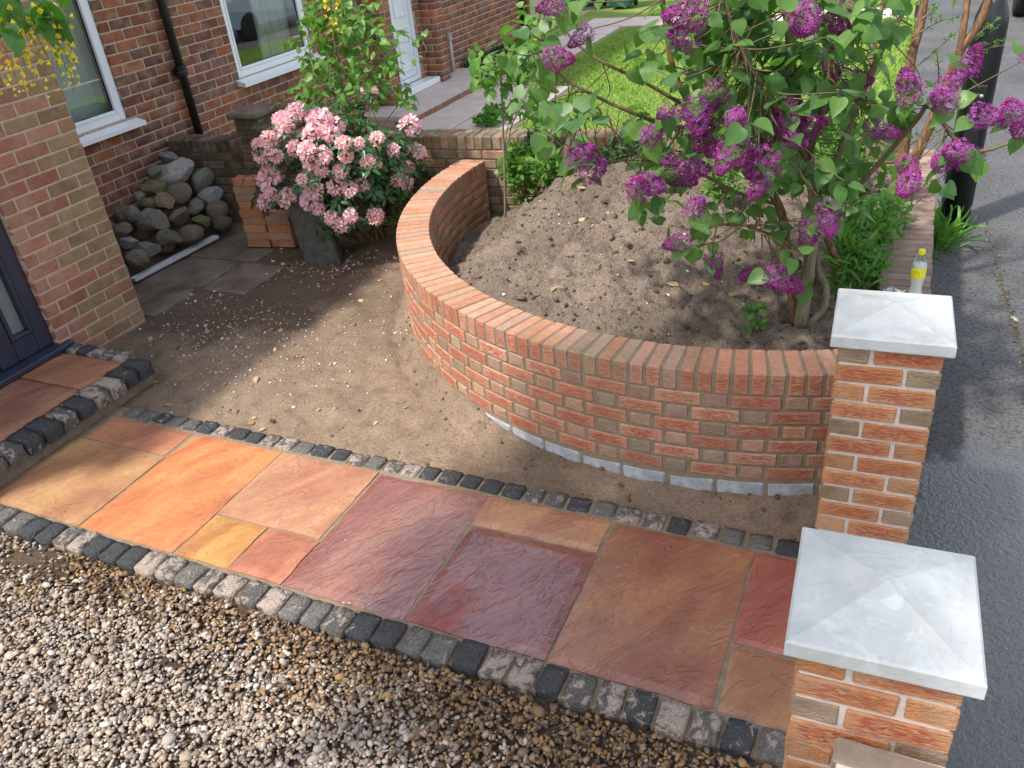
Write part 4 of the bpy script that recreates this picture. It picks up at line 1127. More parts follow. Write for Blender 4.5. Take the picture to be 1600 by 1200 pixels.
# piers either side of the door
PX = -2.46; P1 = (6.40, 6.64); P2 = (7.73, 7.965)
for (a, b_) in (P1, P2):
    z = 0.02; k = 0
    while z < 2.4:
        cl = lambda: pick(PAL_MAIN, 0.15)
        if k % 2: bl = [((PX-0.052, (a+b_)/2, z+BH/2), (0.103, b_-a, BH)), ((PX-0.175, a+0.052, z+BH/2), (0.12, 0.103, BH)), ((PX-0.175, b_-0.052, z+BH/2), (0.12, 0.103, BH))]
        else: bl = [((PX-0.118, a+0.056, z+BH/2), (0.236, 0.112, BH)), ((PX-0.118, b_-0.056, z+BH/2), (0.236, 0.112, BH))]
        for c, s_ in bl: mainB.append((np.array(c), np.array(s_), cl()))
        z += GA; k += 1
place_bricks(hB, mainB, M_brick, M_brick_stuff, 300)
mb = MB()
for a, b_, c, d in rects_minus(3.372, 11.05, -0.15, 2.6, [W2, DB]): mb.box((MX-0.25, a, c), (MX-0.0045, b_, d), 0.0)
for (a, b_) in (P1, P2): mb.box((MX-0.005, a+0.006, -0.1), (PX-0.006, b_-0.006, 2.5), 0.0)
mb.obj('main_wall', M_mortar_house, hB)
mb = MB(); mb.box((MX-0.25, 3.372, 2.6), (MX-0.001, 11.05, 4.35), 0); mb.box((-8.5, 3.372, -0.15), (-8.25, 11.05, 4.35), 0); mb.box((-8.25, 10.8, -0.15), (MX-0.26, 11.05, 4.35), 0); mb.box((-8.25, 3.38, -0.14), (MX-0.26, 11.0, -0.02), 0)
mb.obj('upper_wall', M_plain_wall, hB)
mb = MB(); mb.add([(MX+0.34, 3.372, 4.30), (MX+0.34, 11.3, 4.30), (-5.6, 11.3, 6.6), (-5.6, 3.372, 6.6), (-8.7, 11.3, 4.30), (-8.7, 3.372, 4.30)], [(0, 1, 2, 3), (3, 2, 4, 5), (1, 0, 5, 4), (0, 3, 5), (1, 4, 2)])
mb.obj('roof', M_rooftile, hB)
mb = MB(); mb.box((-5.4, 3.4, 0), (-5.3, 6.3, 2.6), 0); mb.box((-5.3, 3.4, 2.52), (MX-0.26, 6.3, 2.58), 0); mb.box((-5.3, 6.2, 0), (MX-0.26, 6.3, 2.52), 0); mb.obj('room', M_inside, hB)
w = window(hB, MX, *W2, mull=())
mb = MB(); mb.add([(MX-0.03, 4.0, 1.06), (MX+0.10, 4.0, 1.03), (MX+0.10, 5.38, 1.03), (MX-0.03, 5.38, 1.06), (MX-0.03, 4.0, 1.0), (MX+0.10, 4.0, 0.99), (MX+0.10, 5.38, 0.99), (MX-0.03, 5.38, 1.0)], [(0, 1, 2, 3), (1, 5, 6, 2), (3, 2, 6, 7), (0, 4, 5, 1), (4, 7, 6, 5), (0, 3, 7, 4)])
mb.obj('sill', M_upvc, w)
for (a, b_) in ((4.72, 5.26), (4.1, 4.22)):
    n_ = 40; V = []; F = []
    for i in range(n_+1):
        y = a+(b_-a)*i/n_; x = MX-0.22+0.028*math.sin(i*1.1)+0.012*math.sin(i*0.47)
        V += [(x, y, 0.9), (x, y, 2.4), (x-0.004, y, 0.9), (x-0.004, y, 2.4)]
    for i in range(n_): F += [(i*4, i*4+4, i*4+5, i*4+1), (i*4+2, i*4+3, i*4+7, i*4+6)]
    link('curtain', mesh_np('curtain', V, F, mat=M_curtain, smooth=True), w)
# white door
mb = MB()
mb.box((MX-0.12, 6.685, 0.30), (MX-0.03, 6.76, 2.39), 0.006); mb.box((MX-0.12, 7.54, 0.30), (MX-0.03, 7.615, 2.39), 0.006); mb.box((MX-0.12, 6.76, 2.31), (MX-0.031, 7.54, 2.39), 0.006); mb.box((MX-0.12, 6.76, 0.30), (MX-0.031, 7.54, 0.36), 0.006)
d_ = mb.obj('door', M_upvc, hB)
mb = MB(); mb.box((MX-0.10, 6.765, 0.365), (MX-0.055, 7.535, 2.30), 0.004)
for (a, b_, c, e) in ((6.83, 7.12, 0.45, 1.0), (7.18, 7.47, 0.45, 1.0), (6.83, 7.12, 1.12, 2.2), (7.18, 7.47, 1.12, 2.2)):
    for q in ((a, a+0.03, c, e), (b_-0.03, b_, c, e)): mb.box((MX-0.06, q[0], q[2]), (MX-0.035, q[1], q[3]), 0.008)
    for q in ((c, c+0.03), (e-0.03, e)): mb.box((MX-0.06, a+0.03, q[0]), (MX-0.036, b_-0.03, q[1]), 0.008)
mb.obj('door_leaf', M_upvc, d_)
mb = MB(); mb.box((MX-0.045, 6.79, 1.2), (MX+0.0, 6.82, 1.42), 0.006); mb.obj('handle', M_blackpipe, d_)
mb = MB(); mb.box((MX-0.03, 6.66, 0.222), (MX+0.20, 7.72, 0.30), 0.01); mb.obj('threshold', M_upvc, d_)
mb = MB(); v0 = onx(750, 45, MX)
for k in range(5): mb.box((MX-0.01, v0[1]-0.11, v0[2]-0.07+k*0.03), (MX+0.004, v0[1]+0.11, v0[2]-0.052+k*0.03), 0.002)
mb.obj('air_brick', M_wood, hB)

# drain pipes
def pipe(label, x, y, z0, z1, r, mat, collars=(), name='drainpipe'):
    t = thing(name, label, 'drainpipe', (x, y, 0))
    mb = MB(); mb.lathe([(r, z0), (r, z1)], 16); mb.obj('pipe', mat, t, smooth=True)
    for c in collars:
        mb = MB(); mb.lathe([(r+0.002, c-0.05), (r+0.016, c-0.045), (r+0.018, c-0.01), (r+0.012, c), (r+0.017, c+0.008), (r+0.017, c+0.035), (r+0.002, c+0.045)], 16); mb.box((-r-0.05, -0.07, c-0.03), (-r, 0.07, c+0.01), 0.006); mb.obj('collar', mat, t)
    return t
pp = onx(283, 110, MX+0.06)
pipe('black iron drainpipe running down the brick wall between the windows', MX+0.06, pp[1], 0.0, 4.28, 0.038, M_blackpipe, (pp[2], pp[2]+1.8))
pq = onx(708, 113, MX+0.05); pr_ = onx(700, 57, MX+0.05)
pipe('short grey waste pipe standing beside the door pier', MX+0.06, pq[1], 0.10, pr_[2], 0.024, M_greypipe, (pr_[2],))
pq = onx(818, 50, MX+0.06); pipe('black drainpipe at the far corner of the neighbouring house', MX+0.06, pq[1], 0.05, 4.28, 0.036, M_blackpipe, ())

# ---------------- neighbour garden
NZ = 0.12
doorst = thing('doorstep', 'pale concrete doorstep with brick riser below the white door', 'doorstep')
e0, e1 = onz(655, 172, 0.22), onz(736, 118, 0.22)
sx1 = -1.98
mb = MB(); mb.box((MX+0.002, 5.9, 0.0), (sx1-0.012, 8.62, 0.165), 0.002); mb.obj('core', M_mortar_house, doorst)
for (a, b_) in ((5.9, 6.9), (6.91, 7.8), (7.81, 8.63)):
    link('paving_slab', slab_mesh('concrete_flag', sx1-MX-0.004, b_-a, 0.05, M_slabgrey, int(a*10), 0.002, 8), doorst, loc=((sx1+MX)/2+0.004, (a+b_)/2, 0.22))
for i in range(12):
    link('brick', cbox_mesh('brick', (0.05, 0.215, 0.07), 0.004, M_brick, 0.001, i % 3), doorst, loc=(sx1-0.028, 5.9+0.112+i*0.2255, 0.135), color=pick([(0.33, 0.15, 0.09), (0.28, 0.12, 0.075)]))
gpath = bpy.data.objects.new('garden_path', None); COLL.objects.link(gpath); gpath['kind'] = 'structure'; gpath['label'] = 'pinkish concrete slab path of the neighbouring garden'
mb = MB(); mb.box((-2.6, 3.6, -0.1), (-0.62, 7.9, NZ-0.03), 0.002); mb.box((-2.3, 7.9, -0.1), (-1.35, 12.4, NZ-0.03), 0.002); mb.box((-2.3, 12.4, -0.1), (3.3, 13.5, NZ-0.03), 0.002); mb.obj('bedding', M_joint, gpath)
def flag(x0, x1, y0, y1): link('paving_slab', slab_mesh('concrete_flag', x1-x0-0.012, y1-y0-0.012, 0.05, M_slabgrey, int(abs(x0*13+y0*7)*10) % 97, 0.002, 8), gpath, loc=((x0+x1)/2, (y0+y1)/2, NZ+random.uniform(-.003, .003)))
for j in range(6):
    for (a, b_) in ((-1.97, -1.34), (-1.34, -0.66)): flag(a, b_, 3.7+j*0.7, 4.4+j*0.7)
for j in range(6): flag(-2.25, -1.4, 7.92+j*0.75, 8.67+j*0.75)
for j in range(7): flag(-2.25+j*0.78, -1.47+j*0.78, 12.45, 13.42)
structure('lawn', grid_mesh('lawn', -2.7, 3.36, 3.3, 20, 0.15, lambda X, Y: NZ-0.03+0.02*fbm(X, Y, 1, 3, 2), simple('turf', (0.12, 0.2, 0.035), 0.95, 0.45, 5, 0.5, col2=(0.2, 0.24, 0.05))), 'bright green neighbouring lawn')
n = 60000
x = rng.uniform(-1.3, 3.36, n); y = 3.4+16*rng.random(n)**1.3
k = ~(((x < -0.6) & (y < 7.9)) | ((x < -1.3) & (y < 12.4)) | ((y > 12.38) & (y < 13.5))); x, y = x[k], y[k]; n = len(x)
a = rng.uniform(0, 6.28, n); h = rng.uniform(0.025, 0.06, n); wd = 0.006+0.0006*y; ln = rng.normal(0, 0.02, (n, 2)); z = NZ-0.03+0.02*fbm(x, y, 1, 3, 2)
V = np.empty((n, 3, 3)); V[:, 0] = np.stack([x-wd*np.cos(a), y-wd*np.sin(a), z], 1); V[:, 1] = np.stack([x+wd*np.cos(a), y+wd*np.sin(a), z], 1); V[:, 2] = np.stack([x+ln[:, 0], y+ln[:, 1], z+h], 1)
o = structure('grass', mesh_np('grass', V.reshape(-1, 3), np.arange(3*n).reshape(-1, 3), mat=L_grass[1]), 'short green grass of the neighbouring lawn'); o['kind'] = 'stuff'

# ================================================================== PLANTS
def leaf_unit(kind, fold=1.0, curl=1.0, twist=0.0):
    prof = {'heart': [(0, .06), (.03, .24), (.09, .36), (.18, .425), (.29, .44), (.41, .41), (.54, .345), (.67, .255), (.79, .16), (.9, .07), (1, 0)],
            'oval': [(0, .03), (.12, .2), (.28, .3), (.45, .32), (.62, .27), (.8, .15), (1, 0)],
            'lance': [(0, .02), (.15, .1), (.35, .155), (.55, .165), (.75, .12), (.9, .06), (1, 0)]}[kind]
    V = []; F = []
    for i, (t, w) in enumerate(prof):
        droop = -0.16*curl*t*t+0.02*math.sin(t*9)*(curl-1); back = -0.06*(kind == 'heart')*(i in (1, 2))-0.03*(kind == 'heart')*(i == 3)
        V += [(-w+twist*t*t, t+back, droop+fold*(0.14*w)-0.25*w*w+twist*0.3*t), (twist*t*t, t, droop), (w+twist*t*t, t+back, droop+fold*(0.14*w)-0.25*w*w-twist*0.3*t)]
    for i in range(len(prof)-1):
        a = i*3; F += [(a, a+1, a+4, a+3), (a+1, a+2, a+5, a+4)]
    return np.array(V, float), np.array(F)
LEAF = {k: leaf_unit(k) for k in ('heart', 'oval', 'lance')}
LVAR = [(1.0, 1.0, 0.0), (3.2, 1.6, 0.12), (0.2, 2.4, -0.12), (4.5, 0.4, 0.05), (2.2, -0.6, -0.2)]
def leaf_mesh(kind, mat, var=None):
    V, F = LEAF[kind] if var is None else leaf_unit(kind, *LVAR[var]); return mesh_np('leaf_'+kind, V, F, smooth=True, mat=mat)
_lm = {}
def frame_of(d, nrm):
    d = d/(np.linalg.norm(d)+1e-9); x = np.cross(d, nrm)
    if np.linalg.norm(x) < 1e-4: x = np.cross(d, np.array([1.0, 0.3, 0]))
    x /= np.linalg.norm(x); n = np.cross(x, d); return x, d, n
def foliage(parent, recs, kind, mats, maxparts=0, partname='leaf', stuffname='foliage', wid=1.0):
    """recs: (pos, dir, normal, size)"""
    if not recs: return
    key = (kind, mats[0].name)
    if key not in _lm: _lm[key] = [leaf_mesh(kind, mats[0], q) for q in range(5)]
    off = np.array(parent.location)
    def dk(r):
        P = r[0]-CAM; d = P@FWD; px = 800+FPX*(P@RIGHT)/d; py = 600-FPX*(P@UP)/d
        return d/r[3]*0.05+(0 if -20 < px < 1620 and -20 < py < 1220 else 50)
    recs = sorted(recs, key=dk)
    for p, d, nrm, s in recs[:maxparts]:
        x, y, n = frame_of(d, nrm)
        M = Matrix([[x[i]*s*wid, y[i]*s, n[i]*s, p[i]-off[i]] for i in range(3)]+[[0, 0, 0, 1]])
        link(partname, random.choice(_lm[key]), parent, mw=M)
    rest = recs[maxparts:]
    if rest:
        U, F = LEAF[kind]; k = len(U)
        P = np.array([r[0] for r in rest])-off; S = np.array([r[3] for r in rest])
        fr = [frame_of(r[1], r[2]) for r in rest]
        X = np.array([f[0] for f in fr])*wid; Y = np.array([f[1] for f in fr]); N_ = np.array([f[2] for f in fr])
        V = (U[None, :, 0, None]*X[:, None]+U[None, :, 1, None]*Y[:, None]+U[None, :, 2, None]*N_[:, None])*S[:, None, None]+P[:, None]
        FF = (F[None]+(np.arange(len(rest))*k)[:, None, None]).reshape(-1, 4)
        o = link(stuffname, mesh_np(stuffname, V.reshape(-1, 3), FF, smooth=True, mat=mats[1]), parent); o['kind'] = 'stuff'
def runit(up=0.0, s=1.0):
    v = np.array([random.gauss(0, 1), random.gauss(0, 1), random.gauss(up, 1)])*s; return v/np.linalg.norm(v)
def nrm_up(j=0.5): return np.array([random.gauss(0, j), random.gauss(0, j), 1.0])
def stems(name, paths, mat, parent, n=5):
    mb = MB(); off = np.array(parent.location)
    for P, r0, r1 in paths:
        P = np.asarray(P); mb.tube(P-off, np.linspace(r0, r1, len(P)), n, True)
    return mb.obj(name, mat, parent, smooth=True)
def twig(a, b_, sag=0.06, n=7):
    a, b_ = np.array(a), np.array(b_); L = np.linalg.norm(b_-a); m = (a+b_)/2+np.array([random.gauss(0, .08)*L, random.gauss(0, .08)*L, -sag*L+random.gauss(0, .05)*L])
    return smooth_path([a, m, b_], n)

# ---- flower heads
def panicle(seed):
    """conical lilac head, tip along +Z, unit length"""
    g = np.random.default_rng(seed); V = []; F = []; C = []
    n_ = 380
    for i in range(n_):
        t = (i+0.5)/n_; z = t**0.8; R = 0.34*(1-z)**0.55*(0.55+0.45*min(1, z*5+0.35))*(1+g.normal(0, .09))
        a = i*2.39996+g.normal(0, .3); d = np.array([math.cos(a), math.sin(a), 0.35+0.9*z]); d /= np.linalg.norm(d)
        c = np.array([R*math.cos(a), R*math.sin(a), z*0.95])
        u = np.cross(d, [0, 0, 1.0]); u /= np.linalg.norm(u); v = np.cross(d, u)
        bud = g.random() < 0.32+0.3*z; ro = g.uniform(0, 1.57)
        b = g.uniform(0.75, 1.2)
        if bud:
            s = 0.024; base = len(V)
            V += [c+d*s*1.5, c+u*s*.8, c+v*s*.8, c-u*s*.8, c-v*s*.8, c-d*s*1.6]
            F += [(base, base+1, base+2), (base, base+2, base+3), (base, base+3, base+4), (base, base+4, base+1), (base+5, base+2, base+1), (base+5, base+3, base+2), (base+5, base+4, base+3), (base+5, base+1, base+4)]
            C += [np.array((0.28, 0.02, 0.14))*b]*6
        else:
            s = 0.052; base = len(V); V.append(c); C.append(np.array((0.27, 0.03, 0.2))*b)
            lite = np.array((0.36, 0.055, 0.27))*b if g.random() < 0.75 else np.array((0.46, 0.18, 0.46))*b
            for q in range(4):
                aa = ro+q*math.pi/2; w_ = 0.42
                e0 = math.cos(aa-w_)*u+math.sin(aa-w_)*v; e1 = math.cos(aa+w_)*u+math.sin(aa+w_)*v; e = math.cos(aa)*u+math.sin(aa)*v
                V += [c+e0*s*.75+d*s*.15, c+e*s+d*s*.28, c+e1*s*.75+d*s*.15]; C += [lite]*3
                F += [(base, base+1+q*3, base+2+q*3), (base, base+2+q*3, base+3+q*3)]
    return mesh_np('flower_head', V, F, mat=M_petal, col=np.array(C))
PAN = [panicle(s) for s in range(4)]
def truss(seed):
    g = np.random.default_rng(seed); V = []; F = []; C = []
    for i in range(15):
        a = i*2.39996; zz = 1-1.4*i/15; r = math.sqrt(max(0, 1-zz*zz)); d = np.array([r*math.cos(a), r*math.sin(a), zz])+g.normal(0, .16, 3); d /= np.linalg.norm(d)
        u = np.cross(d, [0.3, 0.1, 1.0]); u /= np.linalg.norm(u); v = np.cross(d, u); c0 = d*g.uniform(.2, .42); pk = g.uniform(.15, 1.0); base = len(V)
        V.append(c0); b = g.uniform(.88, 1.08); C.append(np.array((0.85, 0.5, 0.38))*b)
        for q in range(5):
            aa = q*2*math.pi/5+g.uniform(0, .2)
            for (rr_, hh, w_, cc_) in ((0.13, 0.2, -.36, (0.94, 0.72, 0.62)), (0.13, 0.2, .36, (0.94, 0.72, 0.62)), (0.32, 0.32, -.5, (0.90, 0.40, 0.54)), (0.40, 0.33, 0, (0.92, 0.48, 0.58)), (0.32, 0.32, .5, (0.88, 0.34, 0.50))):
                e = math.cos(aa+w_)*u+math.sin(aa+w_)*v
                V.append(c0+d*(hh+g.normal(0, .05))+e*rr_*g.uniform(.82, 1.15)); C.append((np.array(cc_)*pk+np.array((0.95, 0.76, 0.64))*(1-pk))*b)
            k = base+1+q*5; F += [(base, k, k+1), (k, k+2, k+3), (k, k+3, k+1), (k+1, k+3, k+4)]
    return mesh_np('flower_truss', V, F, mat=M_petal, col=np.clip(np.array(C), 0, 1))
TRU = [truss(s) for s in range(4)]
def zmat(p, d, s, off=(0, 0, 0), sxy=1.0):
    d = np.array(d)/np.linalg.norm(d); x = np.cross(d, [0.2, 1.0, 0.1]); x /= np.linalg.norm(x); y = np.cross(d, x)
    a = random.uniform(0, 6.28); x, y = x*math.cos(a)+y*math.sin(a), -x*math.sin(a)+y*math.cos(a)
    return Matrix([[x[i]*s*sxy, y[i]*s*sxy, d[i]*s, p[i]-off[i]] for i in range(3)]+[[0, 0, 0, 1]])

# ------------------------------------------------------------- big lilac on the mound
random.seed(31)
LB = np.array([3.10, 1.06, 0.0]); LB[2] = mound_h(3.10, 1.06)-0.03
lil = thing('lilac_bush', 'big lilac bush with purple flower heads growing on the soil heap', 'bush', LB)
hv = np.array([FWD[0], FWD[1], 0]); hv /= np.linalg.norm(hv)
def lpx(px, py, dz=0.0):
    """point of the bush on the ray of a pixel; dz = metres behind the trunk plane"""
    return onplane(px, py, LB+hv*dz, hv)
limbs = [
    ([(1250, 512, 0), (1258, 460, 0), (1266, 400, .02), (1272, 330, .04), (1262, 250, .08), (1245, 150, .12), (1228, 20, .2), (1215, -150, .25)], .034, .012),
    ([(1256, 512, 0), (1285, 485, .02), (1291, 450, .04), (1279, 425, .05), (1272, 380, .04)], .019, .016),
    ([(1242, 508, .06), (1237, 450, .08), (1228, 380, .1), (1216, 320, .12), (1170, 255, .15), (1110, 190, .2), (1060, 130, .25), (1040, 40, .3), (1030, -80, .35)], .027, .009),
    ([(1345, 470, .30), (1318, 425, .22), (1292, 372, .15), (1272, 320, .1)], .02, .015),
    ([(1272, 330, .04), (1300, 270, .1), (1330, 190, .2), (1372, 90, .3), (1420, 0, .4), (1440, -90, .45)], .02, .008),
    ([(1272, 330, .04), (1340, 290, -.05), (1430, 190, -.1), (1452, 165, -.12), (1490, 215, -.2), (1530, 236, -.25), (1600, 216, -.3)], .014, .005),
    ([(1170, 255, .15), (1090, 215, .1), (1010, 185, .1), (930, 150, .1), (870, 110, .15), (840, 40, .2)], .013, .004),
    ([(1216, 320, .12), (1150, 300, 0), (1080, 265, -.05), (1000, 250, -.1), (930, 255, -.1)], .010, .004),
    ([(1262, 250, .08), (1290, 150, -.1), (1300, 60, -.15), (1290, -60, -.2)], .016, .007),
    ([(1266, 400, .02), (1210, 370, -.1), (1150, 350, -.2), (1090, 360, -.25)], .009, .004),
    ([(1262, 250, .08), (1200, 150, -.25), (1150, 60, -.3), (1120, -60, -.3)], .014, .006),
    ([(1110, 190, .2), (1010, 130, .2), (930, 90, .25), (880, 40, .3), (860, -60, .3)], .010, .004)]
paths = []; nodes = []
for P, r0, r1 in limbs:
    Q = smooth_path([lpx(*p) for p in P], 6); paths.append((Q, r0, r1)); nodes += [(q, 0) for q in Q[3:]]
NODE = np.array([q[0] for q in nodes])
for i, (Q, r0, r1) in enumerate(paths): stems('trunk' if r0 > 0.018 else 'branch', [(Q, r0, r1)], M_bark if i in (0, 1) else (M_bark_red if i in (2, 3) else M_twig), lil, 9 if r0 > .018 else 6)
heads = [(860,10,42),(905,60,38),(878,92,42),(1068,22,50),(1064,58,48),(1258,36,52),(1312,28,48),(1302,108,40),(1338,126,44),(1418,130,48),(1470,152,50),(1492,125,44),(1520,92,40),(1110,158,46),(1036,178,28),(1022,207,32),(1064,186,46),(1090,186,46),(1112,218,50),(1152,186,40),(1136,246,52),(1202,205,46),(1176,226,44),(1240,182,44),(1268,196,44),(1186,262,46),(1184,294,44),(1062,272,48),(1022,290,40),(1090,264,44),(998,290,38),(912,240,44),(932,262,40),(1090,320,44),(1055,380,34),(1118,416,30),(1180,430,46),(1228,440,46),(1263,370,46),(1296,345,44),(1424,266,40),(1416,294,40),(1382,205,38),(1490,236,46),(1470,252,36),(1510,252,40),(1545,182,46),(1580,172,44),(1592,200,40),(1599,88,14),(1120,232,42),(1085,205,40),(1165,250,40),(1245,222,30),(1230,200,34)]
tw = []; leaves = []; 
def shoot_leaves(base, tip, npair, size):
    d = tip-base; L = np.linalg.norm(d); d = d/(L+1e-9)
    for k in range(npair):
        f = 1-k*min(0.35, 0.055/max(L, .05)); q = base+(tip-base)*max(f, 0)
        a = random.uniform(0, 6.28)
        x, _, n = frame_of(d, np.array([0.1, 0.2, 1.0]))
        for sgn in (0, math.pi):
            e = math.cos(a+sgn)*x+math.sin(a+sgn)*n
            dr = e*0.8+d*0.35+np.array([0, 0, -0.45+random.gauss(0, .25)])
            pet = dr/np.linalg.norm(dr)*0.022
            leaves.append((q+pet, dr, nrm_up(0.45)-0.25*hv, size*random.uniform(0.68, 1.15)))
for px, py, w in heads:
    dz = random.uniform(-0.55, -0.1); p = lpx(px, py, dz); dpt = depth(p)
    size = w/FPX*dpt*1.32*random.uniform(0.9, 1.12)
    nb = NODE[np.argmin(np.linalg.norm(NODE-(p+np.array([0, 0, .1])), axis=1))]
    d = (p-nb)/(np.linalg.norm(p-nb)+1e-6)*0.7+np.array([random.gauss(0, .4), random.gauss(0, .3), random.uniform(-0.15, 0.7)])
    d /= np.linalg.norm(d)
    base = p-d*size*0.48
    tw.append((twig(nb, base, 0.08), .0035, .002))
    link('flower_head', random.choice(PAN), lil, mw=zmat(base, d, size, LB, random.uniform(0.95, 1.2)))
    shoot_leaves(nb, base, random.choice((1, 1, 2)), 0.085)
regs = [(1180,80,130,80,46),(1290,60,90,60,22),(1100,110,80,70,18),(1250,160,100,60,26),(1330,170,80,60,14),(1290,275,60,55,16),(1340,250,60,50,10),(865,175,45,50,15),(925,180,45,40,5),(1000,190,45,40,6),(1000,60,35,45,6),(1150,330,55,40,5),(1230,400,40,50,6),(1210,330,40,50,6),(1400,170,60,50,9),(1480,290,20,20,3),(840,40,35,35,6),(1330,20,90,40,12),(1130,10,70,40,12),(1000,300,60,30,4),(1180,220,100,50,12),(1090,210,60,40,8),(1250,250,60,40,10),(1330,330,35,25,4),(1200,-90,300,90,60),(950,-70,110,40,8),(1060,250,50,35,4),(1080,360,40,30,5),(1240,30,130,50,34),(1290,120,90,60,16),(1200,170,90,50,12),(1180,130,110,50,22),(1145,60,70,60,16)]
for cx, cy, rx, ry, n_ in regs:
    for _ in range(n_):
        dz = random.gauss(0.12, 0.28) if cy < 260 else random.gauss(-0.08, 0.15)
        p = lpx(cx+random.gauss(0, .55)*rx, cy+random.gauss(0, .55)*ry, dz)
        if p[2] < mound_h(min(p[0], 3.4), max(p[1], 0.6))+0.12: continue
        nb = NODE[np.argmin(np.linalg.norm(NODE-p, axis=1)+np.array(np.random.default_rng(_).uniform(0, .15, len(NODE))))]
        tw.append((twig(nb, p, 0.05), .0032, .0016)); shoot_leaves(nb, p, random.choice((1, 1, 2)), 0.08)
o = stems('twigs', tw, M_twig, lil, 4); o['kind'] = 'stuff'
foliage(lil, leaves, 'heart', L_lilac, 300, wid=1.02)

# ------------------------------------------------------------- peeling-bark shrub by the pavement wall
def small_sprigs(center, n_, R, size, up=0.5):
    out = []
    for _ in range(n_):
        d = runit(up); p = center+d*R*random.random()**0.5
        for k in range(5): out.append((p+runit()*size*.3, runit(0.6), nrm_up(1.0), size*random.uniform(.6, 1.2)))
    return out
random.seed(41)
SB = np.array([3.30, 2.55, mound_h(3.30, 2.55)-0.02])
shr = thing('peeling_shrub', 'tall shrub with brown peeling trunks and sparse small leaves by lamp post', 'shrub', SB)
def spx(px, py, dz=0.0): return onplane(px, py, SB+hv*dz, hv)
T = [([(1382, 338, 0), (1400, 285, 0), (1413, 230, 0), (1420, 150, .02), (1424, 90, .03), (1440, 30, .06), (1450, -60, .1)], .036, .02),
     ([(1388, 338, 0), (1412, 280, -.04), (1445, 215, -.08), (1480, 130, -.1), (1500, 80, -.12), (1525, 45, -.14), (1545, 0, -.16), (1560, -60, -.2)], .034, .018),
     ([(1500, 80, -.12), (1506, 40, -.12), (1512, 0, -.1), (1518, -50, -.1)], .02, .014),
     ([(1350, 320, .2), (1345, 270, .2), (1352, 200, .25), (1362, 100, .3), (1380, 0, .35)], .022, .012)]
for P, r0, r1 in T: stems('trunk', [(smooth_path([spx(*p) for p in P], 5), r0, r1)], M_bark_red, shr, 9)
tw = []; lv = []
for a, b_ in (((1424, 60), (1500, 25)), ((1425, 110), (1500, 45)), ((1440, 30), (1470, 5)), ((1500, 80), (1560, 30)), ((1490, 110), (1570, 70)), ((1413, 230), (1470, 205)), ((1420, 150), (1380, 130)), ((1412, 280), (1450, 300)), ((1400, 285), (1372, 250)), ((1424, 40), (1390, 20)), ((1455, 190), (1464, 80))):
    A, B = spx(*a), spx(*b_, random.uniform(-.2, .1)); P = twig(A, B, -0.03, 8); tw.append((P, .006, .002))
    for q in P[5::3]: lv += small_sprigs(q, 3, 0.04, 0.022)
o = stems('twigs', tw, M_twig, shr, 4); o['kind'] = 'stuff'
foliage(shr, lv, 'lance', L_shrub, 0)

# ------------------------------------------------------------- low leafy shrub below it
def bushy(name, label, cat, base, parts_, kind, mats, size, nparts, stem_mat=M_twig, group=None, wid=1.0, nst=10):
    t = thing(name, label, cat, base, 0, group); tw = []; lv = []
    for (c, R, n_) in parts_:
        c = np.array(c)
        for _ in range(n_):
            d = runit(0.25); p = c+d*np.array(R)*random.random()**0.4
            if p[2] < base[2]+0.02: p[2] = base[2]+0.02+random.random()*0.05
            if random.random() < nst/100: tw.append((twig(np.array(base)+np.array([random.gauss(0, .02), random.gauss(0, .02), 0]), p, -0.05, 5), .003, .0012))
            for k in range(random.choice((2, 3, 4))):
                lv.append((p+runit()*size*.4, runit(0.35)+0.4*d, nrm_up(0.7)-0.3*hv, size*random.uniform(.6, 1.15)))
    o = stems('stems', tw or [(np.array([base, np.array(base)+np.array([0, 0, .1])]), .003, .002)], stem_mat, t, 4); o['kind'] = 'stuff'
    foliage(t, lv, kind, mats, nparts, wid=wid)
    return t
random.seed(43)
def P_(px, py, y): return ony(px, py, y)
B0 = np.array([3.22, 1.75, mound_h(3.22, 1.75)-0.02])
bushy('green_shrub', 'dense bright green small leaved shrub between lilac and pavement wall', 'shrub', B0, [(P_(1340, 370, 1.75), (.17, .3, .17), 330), (P_(1375, 345, 2.0), (.14, .3, .14), 180), (P_(1345, 410, 1.5), (.13, .2, .12), 180), (P_(1318, 340, 1.9), (.12, .2, .14), 110), (P_(1395, 330, 2.2), (.10, .2, .1), 60)], 'oval', L_shrub, 0.034, 200)
B0 = np.array([3.26, 1.28, mound_h(3.26, 1.28)-0.02])
bushy('grass_tuft', 'tuft of long green blades between shrub and white pillar cap', 'grass', B0, [(B0+np.array([0.02, .1, .16]), (.12, .15, .12), 60)], 'lance', L_shrub, 0.10, 60, wid=0.5)
B0 = np.array([2.85, 0.80, mound_h(2.85, .80)-0.01])
p = onz(1178, 515, mound_h(2.9, .85)+0.05); B0 = np.array([p[0], p[1], mound_h(p[0], p[1])-0.01])
bushy('weed', 'small green weed seedling on the soil behind the coping', 'weed', B0, [(B0+np.array([0, 0, .06]), (.05, .05, .05), 14)], 'oval', L_young, 0.045, 50)
